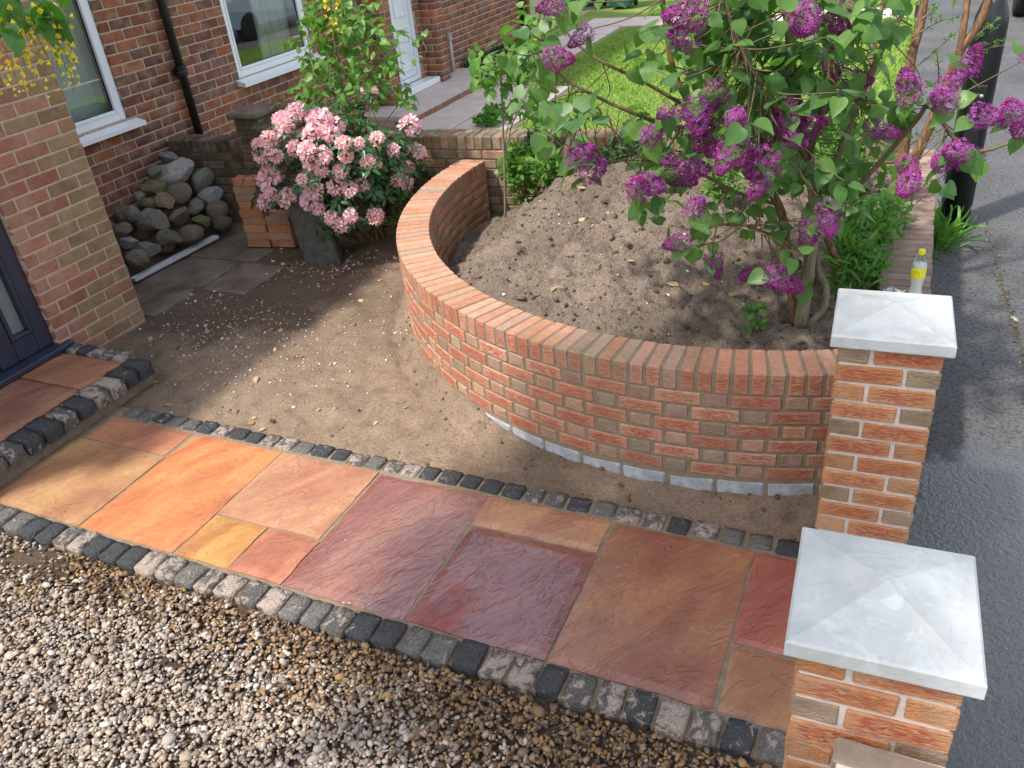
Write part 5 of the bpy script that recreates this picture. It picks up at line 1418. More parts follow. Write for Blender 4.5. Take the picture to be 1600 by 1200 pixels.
# back corner growth
random.seed(47)
for label, px, py, y, R, n_, mt, sz, kd, npz, cat in (
    ('tangle of bright green leaves climbing at the back wall beside sapling', 812, 262, 2.85, (.16, .1, .17), 190, L_young, 0.055, 'oval', 120, 'plant'),
    ('light green bushy seedling in front of the old stump', 862, 262, 2.7, (.13, .1, .11), 90, L_young, 0.06, 'oval', 90, 'plant'),
    ('dark ivy like clump hanging over the back wall', 836, 225, 3.0, (.1, .06, .12), 90, L_dark, 0.05, 'lance', 60, 'plant'),
    ('dark leaved low shrub against the back wall under lilac', 1000, 238, 2.85, (.3, .14, .13), 260, L_dark, 0.04, 'oval', 120, 'shrub'),
    ('pale yellow green weedy plant at crest of the soil heap', 1130, 275, 2.3, (.13, .12, .14), 90, L_young, 0.06, 'lance', 60, 'plant'),
    ('tangled green undergrowth by the back wall below flower heads', 1200, 215, 2.85, (.4, .14, .2), 300, L_shrub, 0.05, 'oval', 100, 'shrub'),
    ('mixed leafy undergrowth between shrub trunks and back wall', 1310, 240, 2.7, (.22, .3, .25), 260, L_shrub, 0.045, 'oval', 80, 'shrub')):
    c = P_(px, py, y); b_ = np.array([c[0], c[1], mound_h(c[0], min(c[1], 3.1))-0.02])
    if c[2]-b_[2] > 0.5: pass
    bushy('green_plant' if cat == 'plant' else 'green_shrub', label, cat, b_, [(c, R, n_), ((c+b_)/2, (R[0]*.7, R[1]*.7, max(.05, (c[2]-b_[2])/2)), n_//4)], kd, mt, sz, npz)
# stump, dry stems
A = np.array(ony(884, 300, 2.72)); A[2] = mound_h(A[0], A[1])-0.05; Bt = ony(893, 207, 2.75)
st = thing('tree_stump', 'old grey broken stump leaning near the back wall', 'stump', A)
stems('trunk', [(smooth_path([A, (A+Bt)/2+np.array([-.02, 0, 0]), Bt], 5), .045, .02)], M_bark, st, 9)
stems('snag', [(smooth_path([Bt-np.array([0, 0, .05]), Bt+np.array([.03, 0, .02]), Bt+np.array([.05, 0, .07])], 4), .018, .008)], M_bark, st, 7)
A = np.array(ony(955, 262, 2.85)); A[2] = mound_h(A[0], A[1])-0.02
ds = thing('dry_stems', 'bundle of thin leafless brown stems in front of back wall', 'stems', A)
for k in range(13):
    b_ = A+np.array([random.gauss(0, .03), random.gauss(0, .02), 0]); e = b_+np.array([random.gauss(0, .05), random.gauss(0, .04), random.uniform(.25, .42)])
    stems('stem', [(twig(b_, e, 0, 5), .004, .0025)], M_bark_red, ds, 5)

# ------------------------------------------------------------- young trees with heart leaves
def young_tree(label, base, plane_y, trunks, crowns, size, npz, nsh):
    t = thing('sapling', label, 'sapling', base); nodes_ = []
    for P, r0, r1 in trunks:
        Q = smooth_path([base if p is None else ony(p[0], p[1], plane_y+p[2]) for p in P], 6); nodes_ += list(Q[len(Q)//2:])
        stems('trunk', [(Q, r0, r1)], M_bark, t, 8)
    nodes_ = np.array(nodes_); tw = []
    global leaves
    leaves = []
    for cx, cy, rx, ry, n_ in crowns:
        for _ in range(n_):
            p = ony(cx+random.gauss(0, .55)*rx, cy+random.gauss(0, .55)*ry, plane_y+random.gauss(0, .14))
            nb = nodes_[np.argmin(np.linalg.norm(nodes_-p, axis=1))]
            tw.append((twig(nb, p, .04, 5), .0028, .0014)); shoot_leaves(nb, p, random.choice((1, 2)), size)
    o = stems('twigs', tw, M_stalk, t, 4); o['kind'] = 'stuff'
    foliage(t, leaves, 'heart', L_young, npz, wid=0.9)
random.seed(53)
b_ = np.array(ony(785, 300, 2.72)); b_[2] = mound_h(b_[0], b_[1])-0.03
young_tree('slim pale stemmed sapling at the back end of the curved wall', b_, 2.72,
    [([None, (788, 250, 0), (786, 205, 0), (784, 140, 0), (780, 95, 0)], .011, .005), ([(790, 240, 0), (800, 195, 0), (818, 160, -.05), (832, 120, -.05)], .006, .003), ([(789, 240, 0), (793, 200, .05), (806, 165, .05), (815, 110, .05)], .005, .003)],
    [(785, 105, 45, 26, 30), (810, 85, 26, 22, 12), (765, 125, 25, 18, 9), (838, 120, 24, 30, 14), (815, 160, 22, 20, 6), (845, 175, 14, 18, 5), (842, 30, 40, 30, 12)], 0.085, 200, 0)
b_ = np.array([-0.62, 2.86, 0.02])
young_tree('taller leafy green sapling rising behind the pink rhododendron', b_, 2.9,
    [([None, (560, 250, 0), (545, 190, 0), (532, 120, 0), (520, 40, 0), (515, -40, 0)], .014, .006), ([(556, 240, 0), (566, 190, 0), (575, 130, .05), (585, 60, .05)], .009, .004), ([(552, 220, 0), (520, 170, -.05), (495, 125, -.08), (480, 60, -.08)], .008, .004)],
    [(520, 60, 55, 50, 48), (560, 110, 55, 40, 36), (500, 110, 40, 25, 18), (545, 30, 50, 35, 28), (590, 95, 30, 45, 18), (475, 150, 25, 22, 9), (540, 150, 50, 25, 18), (500, 10, 30, 25, 12), (605, 105, 18, 18, 6), (640, 150, 25, 18, 9), (530, -60, 70, 40, 16)], 0.075, 300, 0)

# ------------------------------------------------------------- rhododendron
random.seed(59)
RB = np.array([-0.50, 2.68, 0.03])
rho = thing('rhododendron', 'rhododendron bush covered in pink and peach blooms beside upright stone', 'bush', RB)
def rpx(px, py, dz=0.0): return onplane(px, py, RB+hv*dz, hv)
trs = [(460,167,27),(441,190,27),(417,212,30),(405,235,27),(412,272,33),(497,180,33),(522,190,30),(482,205,27),(510,203,30),(457,228,27),(477,232,27),(535,220,25),(502,238,27),(487,258,27),(500,262,22),(590,212,22),(615,230,22),(642,188,27),(655,231,25),(560,222,20),(575,250,24),(588,250,22),(530,265,22),(522,288,27),(470,280,20),(485,295,27),(567,287,24),(545,292,22),(640,258,20),(625,278,22),(637,282,22),(572,137,14),(585,138,14),(410,312,25),(420,302,22),(442,307,24),(480,312,30),(495,325,22),(515,340,25),(530,350,25),(547,337,24),(587,337,24),(434,180,22),(428,240,22),(398,222,18),(540,240,20)]
tw = []; lv = []
for px, py, w in trs:
    f = math.hypot((px-520)/130, min(0, py-245)/95); dz = -0.55*max(0.15, 1-f*f*0.75)+random.gauss(0, .04)
    p = rpx(px, py, dz); s = w/FPX*depth(p)*random.uniform(.8, 1.05)
    d = (p-(RB+np.array([0, 0, .35]))); d = d/np.linalg.norm(d)+0.5*(CAM-p)/np.linalg.norm(CAM-p)+np.array([0, 0, .4]); d /= np.linalg.norm(d)
    link('flower_truss', random.choice(TRU), rho, mw=zmat(p-d*s*.4, d, s*0.86, RB))
    tw.append((twig(RB+np.array([random.gauss(0, .05), random.gauss(0, .05), .05]), p-d*s*.4, -0.1), .008, .004))
    for k in range(9):
        a = k*0.7+random.random(); x, _, n = frame_of(d, np.array([0, 0.2, 1.0])); e = math.cos(a)*x+math.sin(a)*n
        lv.append((p-d*s*.5+e*.015, e+0.15*d+np.array([0, 0, -.15]), d+runit()*.3, random.uniform(.07, .105)))
for _ in range(420):
    px, py = 535+random.gauss(0, 66), 268+random.gauss(0, 58)
    f = math.hypot((px-530)/150, min(0, py-245)/105)
    if py > 372 or (px < 455 and py > 320): continue
    if f > 1.05: continue
    p = rpx(px, py, -0.28*max(0, 1-f*f)+random.gauss(.12, .12))
    if p[2] < 0.04: continue
    d = (p-(RB+np.array([0, 0, .3]))); d = d/np.linalg.norm(d)+np.array([0, 0, .3])
    d /= np.linalg.norm(d)
    tw.append((twig(RB+np.array([random.gauss(0, .06), random.gauss(0, .06), .05]), p, -0.1), .006, .003))
    for k in range(7):
        a = k*0.9+random.random(); x, _, n = frame_of(d, np.array([0, 0.2, 1.0])); e = math.cos(a)*x+math.sin(a)*n
        lv.append((p+e*.012, e+0.2*d+np.array([0, 0, -.25]), d+runit()*.4, random.uniform(.06, .1)))
o = stems('branches', tw, M_twig, rho, 5); o['kind'] = 'stuff'
foliage(rho, lv, 'lance', L_rhodo, 300, wid=1.1)

# ------------------------------------------------------------- laburnum, crown above the camera
random.seed(61)
TB = np.array([-0.3, -4.0, -0.03])
lab = thing('laburnum_tree', 'laburnum tree with drooping yellow flower chains hanging by the brick bay', 'tree', TB)
CC = np.array([1.25, -2.55, 4.25]); CR = np.array([1.35, 1.3, 0.95])
tr = smooth_path([TB, TB+np.array([.1, .1, 1.2]), TB+np.array([.5, .5, 2.3]), CC-np.array([.3, .3, .6])], 7)
stems('trunk', [(tr, .085, .05)], M_bark, lab, 10)
tw = []; lv = []; br = []
for k in range(26):
    p = CC+runit()*CR*random.uniform(.55, .95); P = twig(tr[-1 if k % 2 else -4], p, -0.1, 7); tw.append((P, .022, .005)); br += list(P[3:])
BRN = np.array(br)
for _ in range(2900):
    p = CC+runit()*CR*random.random()**0.4
    if p[2] < 3.0 and p[0] > 1.9: continue
    for k in range(4): lv.append((p+runit()*.09, runit(-0.3), nrm_up(.7), random.uniform(.055, .085)))
def raceme(p, L, nfl):
    """hanging chain of small yellow pea flowers; returns mesh at origin hanging down -Z"""
    V = []; F = []; C = []
    for i in range(nfl):
        t = i/nfl; a = i*2.4; s = 0.013*(1.15-0.6*t); c = np.array([.02*(1-.5*t)*math.cos(a), .02*(1-.5*t)*math.sin(a), -L*t]); d = np.array([math.cos(a), math.sin(a), -.2]); u = np.array([-math.sin(a), math.cos(a), 0]); v = np.array([0, 0, 1.0]); b0 = len(V)
        V += [c, c+d*s*.7+u*s*.7+v*s*.3, c+d*s*.7-u*s*.7+v*s*.3, c+d*s*1.0+v*s*1.1, c+d*s*1.3-v*s*.3]
        F += [(b0, b0+1, b0+3), (b0, b0+3, b0+2), (b0, b0+4, b0+1), (b0, b0+2, b0+4)]
        C += [np.array((0.8, 0.68, 0.05))*random.uniform(.85, 1.1)]*5
    st_ = tube([(0, 0, 0.02), (0, 0, -L)], .0012, 4); b0 = len(V); V += list(st_[0]); F += [tuple(i+b0 for i in f) for f in st_[1]]; C += [np.array((.2, .3, .06))]*len(st_[0])
    return mesh_np('flower_chain', V, F, mat=M_petal, col=np.array(C))
RAC = [raceme(None, random.uniform(.12, .19), random.randint(11, 16)) for _ in range(4)]
low = [(20, -20, 2.5), (60, 0, 2.4), (95, 10, 2.5), (10, 40, 2.3), (45, 30, 2.5), (75, 40, 2.45), (30, 60, 2.35), (10, 85, 2.45), (85, 50, 2.5), (55, 70, 2.4), (100, 75, 2.45), (525, -30, 2.7), (505, -20, 2.75), (-30, 20, 2.4), (-20, 70, 2.4), (5, 10, 2.4)]
lv2 = []
for px, py, t in low:
    p = CAM+ray(px, py)*t
    nb = BRN[np.argmin(np.linalg.norm(BRN-p, axis=1))]
    if px < 200 or py < 0: link('flower_chain', random.choice(RAC), lab, mw=Matrix.Translation(Vector(p-TB)) @ Matrix.Rotation(random.uniform(0, 6), 4, 'Z') @ Matrix.Rotation(random.gauss(0, .15), 4, 'X'))
    if px < 100 and py < 60:
        for k in range(4): lv2.append((p+runit()*.02, runit(-0.5), nrm_up(.6), random.uniform(.07, .10)))
for a, b_, t in (((20, -60), (60, 40), 2.45), ((-30, -20), (30, 70), 2.4), ((60, -40), (100, 60), 2.5), ((500, -60), (520, -10), 2.7)):
    A, B = CAM+ray(*a)*t, CAM+ray(*b_)*t; nb = BRN[np.argmin(np.linalg.norm(BRN-A, axis=1))]
    tw.append((smooth_path([nb, (nb+A)/2+np.array([0, 0, .15]), A, B], 6), .008, .002))
o = stems('branches', tw, M_twig, lab, 5); o['kind'] = 'stuff'
foliage(lab, lv2, 'oval', L_laburnum, 60)
foliage(lab, lv, 'oval', L_laburnum, 0, stuffname='crown')

# ================================================================== LOOSE THINGS
random.seed(71)
def rock_mesh(seed, sub=3, ang=0.6):
    import bmesh
    g = np.random.default_rng(seed); bm = bmesh.new(); bmesh.ops.create_icosphere(bm, subdivisions=sub, radius=1.0)
    V = np.array([v.co[:] for v in bm.verts])
    for _ in range(9):                       # flatten facets
        n = g.normal(size=3); n /= np.linalg.norm(n); h = g.uniform(.5, .85); d = V@n; V = np.where((d > h)[:, None], V-(d-h)[:, None]*n*ang, V)
    V *= 1+0.16*fbm(V[:, 0]*1.3+seed, V[:, 1]*1.3+V[:, 2], 1.5, 3, seed)[:, None]
    V /= np.abs(V).max()
    for v, c in zip(bm.verts, V): v.co = c
    me = bpy.data.meshes.new('rock'); bm.to_mesh(me); bm.free(); me.materials.append(M_rock)
    me.polygons.foreach_set('use_smooth', np.ones(len(me.polygons), dtype=bool)); return me
ROUND = [rock_mesh(s, 3, 0.5) for s in range(5)]
ANGLE = []
for s in range(7):
    me = rock_mesh(s+20, 3, 1.0); me.polygons.foreach_set('use_smooth', np.zeros(len(me.polygons), dtype=bool)); ANGLE.append(me)
# slope of the pile, against the corner of house and back wall
p1, p2, p3 = np.array([-2.02, 1.65, 0.10]), np.array([-1.98, 2.62, 0.10]), np.array([-2.42, 2.62, 0.58])
pn = np.cross(p2-p1, p3-p1); pn /= np.linalg.norm(pn)
if pn[2] < 0: pn = -pn
GY, BR, YE, GN = (0.2, 0.18, 0.148), (0.19, 0.15, 0.112), (0.27, 0.2, 0.12), (0.16, 0.155, 0.075)
rocks = [(272,267,29,'a',(0.36,0.34,0.31),'pale jagged boulder at the top of the rock pile'),(265,246,17,'a',(0.2,0.17,0.17),'mauve grey pointed rock behind the topmost boulder'),(314,282,22,'r',(0.2,0.2,0.165),'smooth greenish round boulder beside the pale topmost one'),(328,308,21,'r',(0.3,0.3,0.28),'speckled light grey boulder on right of the rock pile'),(240,292,24,'a',GN,'mossy green angular rock near the house wall'),(278,302,22,'r',BR,None),(256,315,17,'r',YE,'yellowish brown rounded rock in middle of the pile'),(232,318,11,'r',GN,None),(217,307,10,'r',GY,None),(277,338,20,'r',(0.21,0.18,0.12),'brown rock with a pale chipped corner in the pile'),(238,347,25,'a',(0.2,0.18,0.15),'large angular grey brown rock low in the pile'),(210,337,17,'a',GY,None),(303,322,16,'a',GY,None),(337,328,18,'r',BR,None),(347,348,19,'r',(0.12,0.10,0.09),'dark smooth boulder at the end of the white strip'),(315,344,16,'a',GN,'flat mossy rock behind the white plastic strip'),(297,365,20,'r',BR,None),(263,373,22,'a',(0.17,0.15,0.12),'dark ridged wedge shaped rock touching the white strip'),(230,390,19,'a',GY,None),(203,378,16,'a',(0.27,0.28,0.28),'blue grey angular rock beside the bay corner'),(213,405,16,'a',GY,None),(193,360,14,'a',BR,None),(240,268,11,'r',GY,None),(222,405,13,'a',BR,None)]
for i, (px, py, r, kd, c, lab_) in enumerate(rocks):
    p = onplane(px, py, p1, pn)
    p[2] = max(p[2], 0.055)
    R = r/FPX*depth(p)
    o = thing('rock', lab_ or 'plain grey brown rock in the pile by the house wall', 'rock', p, random.uniform(0, 6.28), 'rocks piled in the corner', me=random.choice(ROUND if kd == 'r' and i % 3 else ANGLE))
    o.rotation_euler = (random.uniform(-.4, .4), random.uniform(-.4, .4), random.uniform(0, 6.28))
    o.scale = (R*random.uniform(1.05, 1.25), R*random.uniform(.9, 1.1), R*random.uniform(.78, .98)); o.color = (*c, 1)
for i in range(12):   # the rocks that carry the pile from inside
    a, b_ = random.random(), random.random()
    q = p1+(p2-p1)*a+(p3-p2)*b_*0.92-pn*random.uniform(.13, .2)-np.array([.08, 0, 0]); q[2] = max(q[2], .07)
    if q[0] < -2.58: q[0] = -2.58
    o = thing('rock', 'plain grey brown rock in the pile by the house wall', 'rock', q, 0, 'rocks piled in the corner', me=random.choice(ROUND)); s = random.uniform(.085, .11); o.scale = (s, s, s*.85); o.color = (*BR, 1)
# white plastic strip
a, b_ = onz(208, 437, .045), onz(338, 369, .045); L_ = np.linalg.norm(b_-a); an = math.atan2(b_[1]-a[1], b_[0]-a[0])
mb = MB(); mb.box((0, -.03, 0), (L_, .03, .012), .002); mb.box((0, -.03, .0121), (L_, -.022, .03), .002); mb.box((0, .022, .0121), (L_, .03, .03), .002); mb.box((0, -.0215, .022), (L_, .0215, .0295), .001)
o = thing('plastic_strip', 'long dirty white plastic strip lying in front of the rock pile', 'strip', (a[0], a[1], .028), an, me=mb.mesh('plastic_strip', M_strip))
# brick stack
def perforated(name, L, W, H, mat):
    mb = MB(); t = .017
    mb.box((-L/2, -W/2, -H/2), (L/2, -W/2+t, H/2), .003); mb.box((-L/2, W/2-t, -H/2), (L/2, W/2, H/2), .003); mb.box((-L/2+.001, -t*.5, -H/2+.001), (L/2-.001, t*.5, H/2-.001), .002)
    for k in range(6):
        x = -L/2+t*.6+(L-t*1.2)*k/5; mb.box((x-t*.55, -W/2+.002, -H/2+.0015), (x+t*.55, W/2-.002, H/2-.0015), .002)
    return mb.mesh(name, mat)
PERF = perforated('brick', .215, .1025, .065, M_brick)
sb = np.array([-1.47, 2.47]); sa = 0.18
cols_s = [(0.42, 0.17, 0.085), (0.36, 0.22, 0.13), (0.45, 0.2, 0.1), (0.32, 0.2, 0.12), (0.4, 0.19, 0.1)]
for k in range(9):
    off = random.uniform(-.012, .012)
    for j in range(2):
        if k == 8 and j == 1: continue
        me = PERF if k == 8 else cbox_mesh('brick', (.215, .1025, .065), .004, M_brick, .001, k % 3)
        y = .105*j
        loc = (sb[0]+off*math.cos(sa)-y*math.sin(sa), sb[1]+off*math.sin(sa)+y*math.cos(sa), .02+.0335+k*.067)
        o = thing('brick', 'red perforated brick lying on top of the loose brick stack' if k == 8 else 'loose brick in the tall stack beside the upright stone', 'brick', loc, sa+random.uniform(-.05, .05), 'loose stacked bricks', me=me); o.color = (*((0.5, 0.17, 0.08) if k == 8 else pick(cols_s)), 1)
for k in range(4):
    for j in range(2):
        y = .105*j; xo = .222+random.uniform(-.006, .008)
        loc = (sb[0]+xo*math.cos(sa)-y*math.sin(sa), sb[1]+xo*math.sin(sa)+y*math.cos(sa), .02+.0335+k*.067)
        o = thing('brick', 'loose brick in the lower stack touching the taller one', 'brick', loc, sa+random.uniform(-.05, .05), 'loose stacked bricks', me=cbox_mesh('brick', (.215, .1025, .065), .004, M_brick, .001, k % 3)); o.color = (*pick(cols_s), 1)
# pink brick lying tilted on the wall end
q = ony(400, 218, 2.98)
o = thing('brick', 'pale pink perforated brick resting tilted on the brown wall', 'brick', (q[0]+.03, BW(q[0])+.06, .845), .5, me=perforated('pink_brick', .215, .1025, .065, M_brick)); o.rotation_euler = (.45, .1, .5); o.color = (0.62, 0.4, 0.34, 1)
# upright stone
n_ = 9; V = []; F = []; W_, H_, T_ = .29, .66, .15
prof = [(-W_/2, 0), (W_/2, 0), (W_/2*.98, H_*.5), (W_/2*.9, H_*.82), (W_/2*.68, H_*.95), (W_/2*.25, H_), (-W_/2*.35, H_*.995), (-W_/2*.75, H_*.95), (-W_/2*.97, H_*.8), (-W_/2*1.02, H_*.4)]
m_ = len(prof)
for (dy, sc_) in ((-T_/2, .93), (-T_/2*.7, 1.0), (T_/2*.7, 1.0), (T_/2, .93)):
    for x, z in prof: V.append((x*sc_, dy, z*(.985 if sc_ < 1 else 1)))
for r in range(3):
    for k in range(m_): F.append((r*m_+k, r*m_+(k+1) % m_, (r+1)*m_+(k+1) % m_, (r+1)*m_+k))
F += [tuple(range(m_-1, -1, -1)), tuple(3*m_+k for k in range(m_))]
sp = (onz(487, 422)+onz(525, 410))/2
o = thing('standing_stone', 'upright dark grey stone slab with rounded top under the pink blooms', 'stone', (sp[0]-.02, sp[1]+.06, -.02), .42, me=mesh_np('standing_stone', V, F, mat=M_greystone)); o.rotation_euler = (-.04, -.10, .42)

# lamp post
t = thing('lamp_post', 'thick black lamp post on the pavement beside the low wall', 'lamp post', (3.86, 3.95, -.03))
mb = MB(); mb.lathe([(.105, 0), (.105, 1.42), (.1, 1.47), (.075, 1.55), (.068, 1.6)], 24); mb.obj('base_column', M_lamp, t, smooth=True)
mb = MB(); mb.lathe([(.064, 1.58), (.06, 3.5), (.05, 5.6)], 20); mb.obj('shaft', M_lamp, t, smooth=True)
mb = MB(); mb.tube(smooth_path([(0, 0, 5.55), (.1, 0, 5.9), (.5, 0, 6.05), (.9, 0, 6.05)], 6), .03, 10); mb.obj('arm', M_lamp, t, smooth=True)
mb = MB(); mb.box((.8, -.13, 5.98), (1.35, .13, 6.12), .04); mb.obj('lantern', M_rim, t)
mb = MB(); mb.box((-.05, -.115, .45), (.05, -.1, 1.05), .006); mb.obj('hatch', M_lamp, t)
mb = MB(); mb.lathe([(.013, 0), (.013, .008), (.006, .012)], 10); mb.obj('lock', M_rim, t, loc=(.02, -.114, .98), rot=(math.pi/2, 0, 0))
# grass at its foot
random.seed(73)
gt = thing('grass_tuft', 'long grass growing at the foot of the black lamp post', 'grass', (3.76, 3.62, -.02)); lv = []
for k in range(130): lv.append((np.array([3.76+random.gauss(0, .06), 3.6+random.gauss(0, .12), -.02]), runit(1.8), runit(), random.uniform(.12, .3)))
foliage(gt, lv, 'lance', L_shrub, 40, 'blade', 'blades', wid=.16)

# bottle and paper on the wall
bx = onz(1430, 458, .62); bpos = (3.595, 1.30, .622)
bt = thing('drink_bottle', 'small plastic drink bottle with yellow cap and label on low wall', 'bottle', bpos)
prof = [(.022, 0), (.029, .004), (.031, .014), (.027, .035), (.0255, .055), (.03, .08), (.0325, .1), (.0325, .15), (.031, .165), (.025, .185), (.016, .203), (.0125, .212), (.0125, .225)]
mb = MB(); mb.lathe(prof, 28); mb.obj('body', M_plastic, bt, smooth=True)
mb = MB(); mb.lathe([(r-.0015, max(z, .003)) for r, z in prof[:9]], 28); mb.obj('drink', M_liquid, bt, smooth=True)
mb = MB(); mb.lathe([(.0328, .101), (.0331, .103), (.0331, .147), (.0328, .149)], 28); mb.obj('label', M_label, bt, smooth=True)
mb = MB(); mb.lathe([(.0145, .214), (.0152, .216), (.0152, .234), (.0135, .236)], 24)
for k in range(24): mb.box((.0148*math.cos(k*.2618)-.0009, .0148*math.sin(k*.2618)-.0009, .217), (.0148*math.cos(k*.2618)+.0009, .0148*math.sin(k*.2618)+.0009, .233), .0003)
mb.obj('cap', M_capyellow, bt)
g = np.random.default_rng(5); n_ = 9; X, Y = np.meshgrid(np.linspace(-.05, .05, n_), np.linspace(-.045, .045, n_)); Z = .012+.016*np.abs(g.normal(0, 1, X.shape)); X = X+g.normal(0, .006, X.shape); Y = Y+g.normal(0, .006, X.shape)
idx = np.arange(n_*n_).reshape(n_, n_); F = np.stack([idx[:-1, :-1], idx[:-1, 1:], idx[1:, 1:], idx[1:, :-1]], -1).reshape(-1, 4)
thing('crumpled_paper', 'crumpled scrap of white paper beside the drink bottle', 'litter', (3.50, 1.27, .613), me=mesh_np('paper', np.stack([X, Y, Z], -1).reshape(-1, 3), F, mat=M_paper))

# parked car on the far kerb
def car(loc):
    t = thing('parked_car', 'pale blue car parked on the pavement beyond the lamp post', 'car', loc)
    side = [(-.02, .32), (.0, .62), (.12, .78), (.95, .95), (1.55, 1.38), (2.0, 1.45), (3.1, 1.42), (3.75, 1.05), (4.05, .98), (4.12, .62), (4.1, .3), (3.75, .22), (.35, .22)]
    ws = [.86, .88, .86, .84, .66, .64, .64, .76, .8, .86, .86, .82, .82]
    V = []; F = []
    for s in (-1, 1):
        for (y, z), w in zip(side, ws): V.append((s*w, y, z))
    m_ = len(side); F.append(tuple(range(m_))); F.append(tuple(range(2*m_-1, m_-1, -1)))
    for k in range(m_): F.append((k, m_+k, m_+(k+1) % m_, (k+1) % m_))
    link('body', mesh_np('car_body', V, F, mat=M_carpaint), t, loc=(.88, 0, .06))
    mb = MB(); mb.add([(-.62, 1.0, 1.02), (.62, 1.0, 1.02), (.56, 1.5, 1.40), (-.56, 1.5, 1.40)], [(0, 1, 2, 3)]); mb.obj('windscreen', M_darkglass, t, loc=(.88, -.035, .07))
    for s in (-1, 1):
        mb = MB(); mb.add([(s*.815, 1.3, 1.06), (s*.79, 2.3, 1.06), (s*.675, 2.3, 1.40), (s*.68, 1.7, 1.38)], [(0, 1, 2, 3) if s > 0 else (3, 2, 1, 0)]); mb.obj('side_window', M_darkglass, t, loc=(.88+s*.02, 0, .06))
        mb = MB(); mb.box((s*.72-.14, -.03, .6), (s*.72+.14, .06, .76), .03); mb.obj('headlight', M_lampglass, t, loc=(.88, 0, .06))
    mb = MB(); mb.box((-.45, -.05, .34), (.45, .0, .52), .02); mb.obj('grille', M_binblack, t, loc=(.88, 0, .06))
    for s in (-1, 1):
        for y in (.72, 3.3):
            mb = MB(); mb.lathe([(.19, -.1), (.27, -.105), (.305, -.085), (.31, 0), (.305, .085), (.27, .105), (.19, .1)], 28)
            wh = mb.obj('wheel', M_tyre, t, smooth=True, loc=(.88+s*.76, y, .31), rot=(0, math.pi/2, 0))
            mb = MB(); mb.lathe([(.03, .09), (.185, .1), (.195, .095), (.195, -.095), (.03, -.09)], 20)
            mb.obj('rim', M_rim, wh)
    return t
tp = onz(1583, 28, 0.0); car((tp[0]-.02, tp[1]-.72+.31, -.02))

# bins, post, hedge beyond the lawn
def bin_(loc, mat, label):
    t = thing('wheelie_bin', label, 'bin', loc, .1)
    V = []; 
    for z, a, b_ in ((.06, .2, .24), (.95, .27, .33)): V += [(-a, -b_, z), (a, -b_, z), (a, b_, z), (-a, b_, z)]
    mb = MB(); mb.add(V, [(0, 1, 5, 4), (1, 2, 6, 5), (2, 3, 7, 6), (3, 0, 4, 7), (3, 2, 1, 0), (4, 5, 6, 7)]); mb.box((-.2, -.26, .3), (.2, -.235, .34), .004); mb.obj('body', mat, t)
    mb = MB(); mb.box((-.29, -.36, .955), (.29, .36, 1.01), .02); mb.obj('lid', mat, t)
    for s in (-1, 1):
        mb = MB(); mb.lathe([(.02, -.025), (.1, -.025), (.1, .025), (.02, .025)], 16); mb.obj('wheel', M_tyre, t, loc=(s*.24, .22, .1), rot=(0, math.pi/2, 0))
    mb = MB(); mb.tube([(-.24, .4, .95), (.24, .4, .95)], .015, 8); mb.obj('handle', mat, t)
q = onz(966, 13, NZ); bin_((q[0], q[1]+.25, NZ-.02), M_bingreen, 'dark green wheelie bin on the grass beyond the far path')
q = onz(917, 14, NZ); bin_((q[0], q[1]+.25, NZ-.02), M_binblack, 'black wheelie bin on the grass beyond the far path')
q = onz(826, 52, NZ)
thing('wooden_post', 'short brown wooden post at the corner of the neighbouring house', 'post', (q[0], q[1], 0), me=MB().box((-.05, -.05, 0), (.05, .05, 1.3), .01).mesh('wooden_post', M_wood))
random.seed(79)
hb_ = np.array([-1.5, 17.2, NZ-.03]); hd = thing('hedge', 'dark green hedge far behind the bins', 'hedge', hb_); lv = []
for _ in range(3500): lv.append((np.array([random.uniform(-4.5, 1.5), 17+random.uniform(-.4, .5), NZ+random.random()*1.5]), runit(), runit(), random.uniform(.08, .14)))
foliage(hd, lv, 'oval', L_dark, 0)
mb = MB(); mb.box((-3, -.1, 0), (3, .3, 1.4), .05); mb.obj('core', simple('hedge_core', (.012, .02, .008), .95), hd)
# ground cover along the neighbouring wall and by the path
for label, pxs, z0, R, n_, sz in (('low green ground cover along the foot of the neighbouring brick wall', [(730, 105), (760, 95), (790, 82), (805, 75)], NZ, (.25, .3, .1), 70, .07), ('green weed clump at the corner of lawn and slab path', [(775, 180), (765, 188)], NZ, (.18, .16, .1), 80, .06)):
    cs = [onz(*q, z0+.06) for q in pxs]; b_ = cs[0].copy(); b_[2] = z0-.03
    bushy('ground_cover', label, 'plant', b_, [(c, R, n_) for c in cs], 'oval', L_dark if 'low' in label else L_shrub, sz, 60, nst=0)

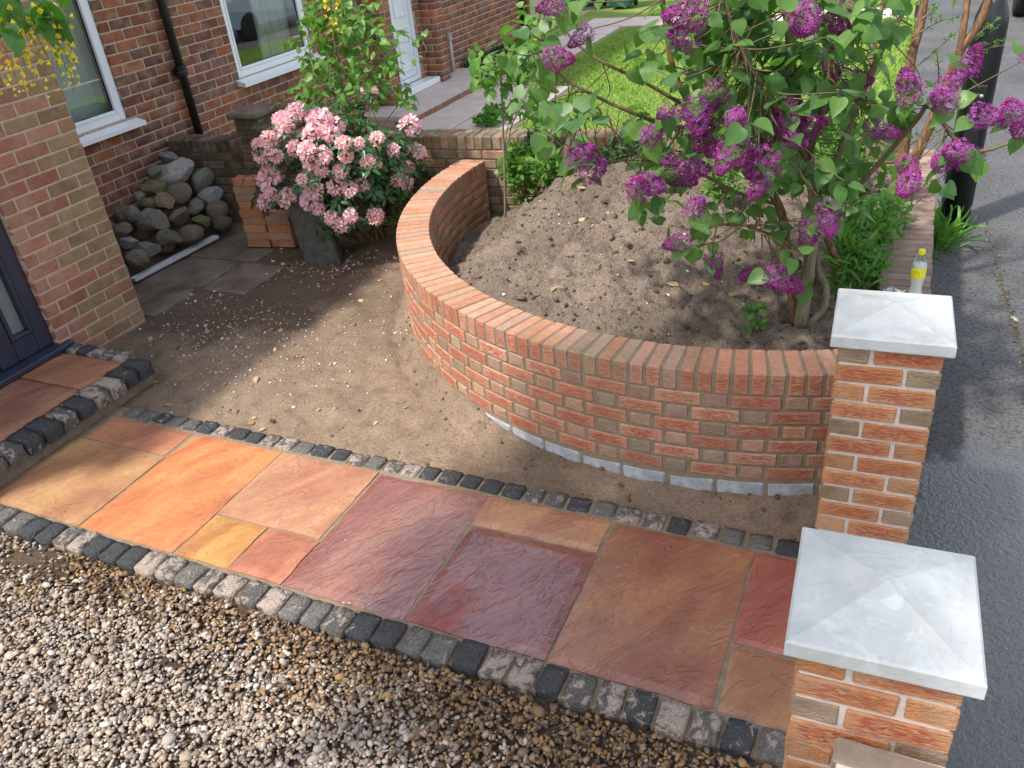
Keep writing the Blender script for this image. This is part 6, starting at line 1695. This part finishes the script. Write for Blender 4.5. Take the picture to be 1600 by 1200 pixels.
# fallen leaves and petals on the soil
random.seed(83)
LFM = leaf_mesh('oval', L_dead[0]); LFM.name = 'fallen_leaf'
def litter(px, py, z0f, size, label, group, me, yaw=None):
    p = onz(px, py, 0.0)
    for _ in range(4): p = onz(px, py, z0f(p[0], p[1]))
    o = thing('fallen_leaf', label, 'leaf', (p[0], p[1], z0f(p[0], p[1])+.008), random.uniform(0, 6.28), group, me=me); o.scale = (size, size, size*1.3); o.rotation_euler = (random.uniform(-.25, .25), random.uniform(-.3, .3), random.uniform(0, 6.28)); return o
sz1 = lambda x, y: float(soil_z(np.array([x]), np.array([y]))[0])
for px, py in ((285, 580), (345, 585), (350, 600), (258, 633), (335, 563), (400, 590), (395, 480), (420, 500), (440, 515), (360, 530), (400, 655), (395, 665), (415, 672), (560, 470), (590, 660), (630, 640), (540, 600), (655, 565), (500, 640), (470, 560), (320, 520), (300, 545)):
    litter(px, py, sz1, random.uniform(.03, .065), 'small dry curled leaf lying on the trodden soil', 'dry leaves on the trodden soil', LFM)
for px, py in ((920, 470), (915, 300), (990, 335), (905, 345), (880, 460), (1060, 450), (975, 320), (960, 355), (980, 420), (870, 480), (1100, 470), (1150, 480)):
    litter(px, py, mound_h, random.uniform(.035, .07), 'small yellowed leaf lying on the soil heap', 'yellowed leaves on the soil heap', LFM)
n = 160
x = -0.55+rng.normal(0, .3, n); y = 2.25+rng.normal(0, .16, n); k = (inside_dist(x, y) < -.03) & (y < 2.9); x, y = x[k], y[k]
s = rng.uniform(.006, .016, len(x)); pc_ = np.array([(0.75, 0.35, 0.4), (0.7, 0.55, 0.45), (0.35, 0.2, 0.1), (0.5, 0.36, 0.2)])
o = structure('fallen_petals', blob_cloud('fallen_petals', np.stack([x, y, soil_z(x, y)+.005], 1), s, M_gravel, pc_[rng.integers(0, 4, len(x))], 9, .25), 'pink petals and leaf litter fallen under the rhododendron'); o['kind'] = 'stuff'

# grit and moss in the pavement seam and round the post
random.seed(89)
pts_ = []
for (a, b_, n_, sp) in (((1540, 345), (1562, 430), 120, .012), ((1562, 430), (1602, 570), 200, .012), ((1470, 385), (1500, 392), 60, .03), ((1462, 470), (1458, 560), 60, .02), ((1560, 150), (1480, 390), 60, .25)):
    A, B = onz(*a, -.02), onz(*b_, -.02)
    for _ in range(n_):
        q = A+(B-A)*random.random(); pts_.append((q[0]+random.gauss(0, sp), q[1]+random.gauss(0, sp), -.019))
pts_ = np.array(pts_); pc_ = np.array([(.09, .06, .035), (.14, .10, .06), (.09, .11, .04), (.05, .04, .03), (.4, .38, .3)])
o = structure('pavement_grit', blob_cloud('pavement_grit', pts_, rng.gamma(1.6, .0028, len(pts_))+.0015, M_gravel, pc_[rng.choice(5, len(pts_), p=[.3, .25, .2, .2, .05])], 31, .5), 'brown grit and moss along the pavement seam'); o['kind'] = 'stuff'
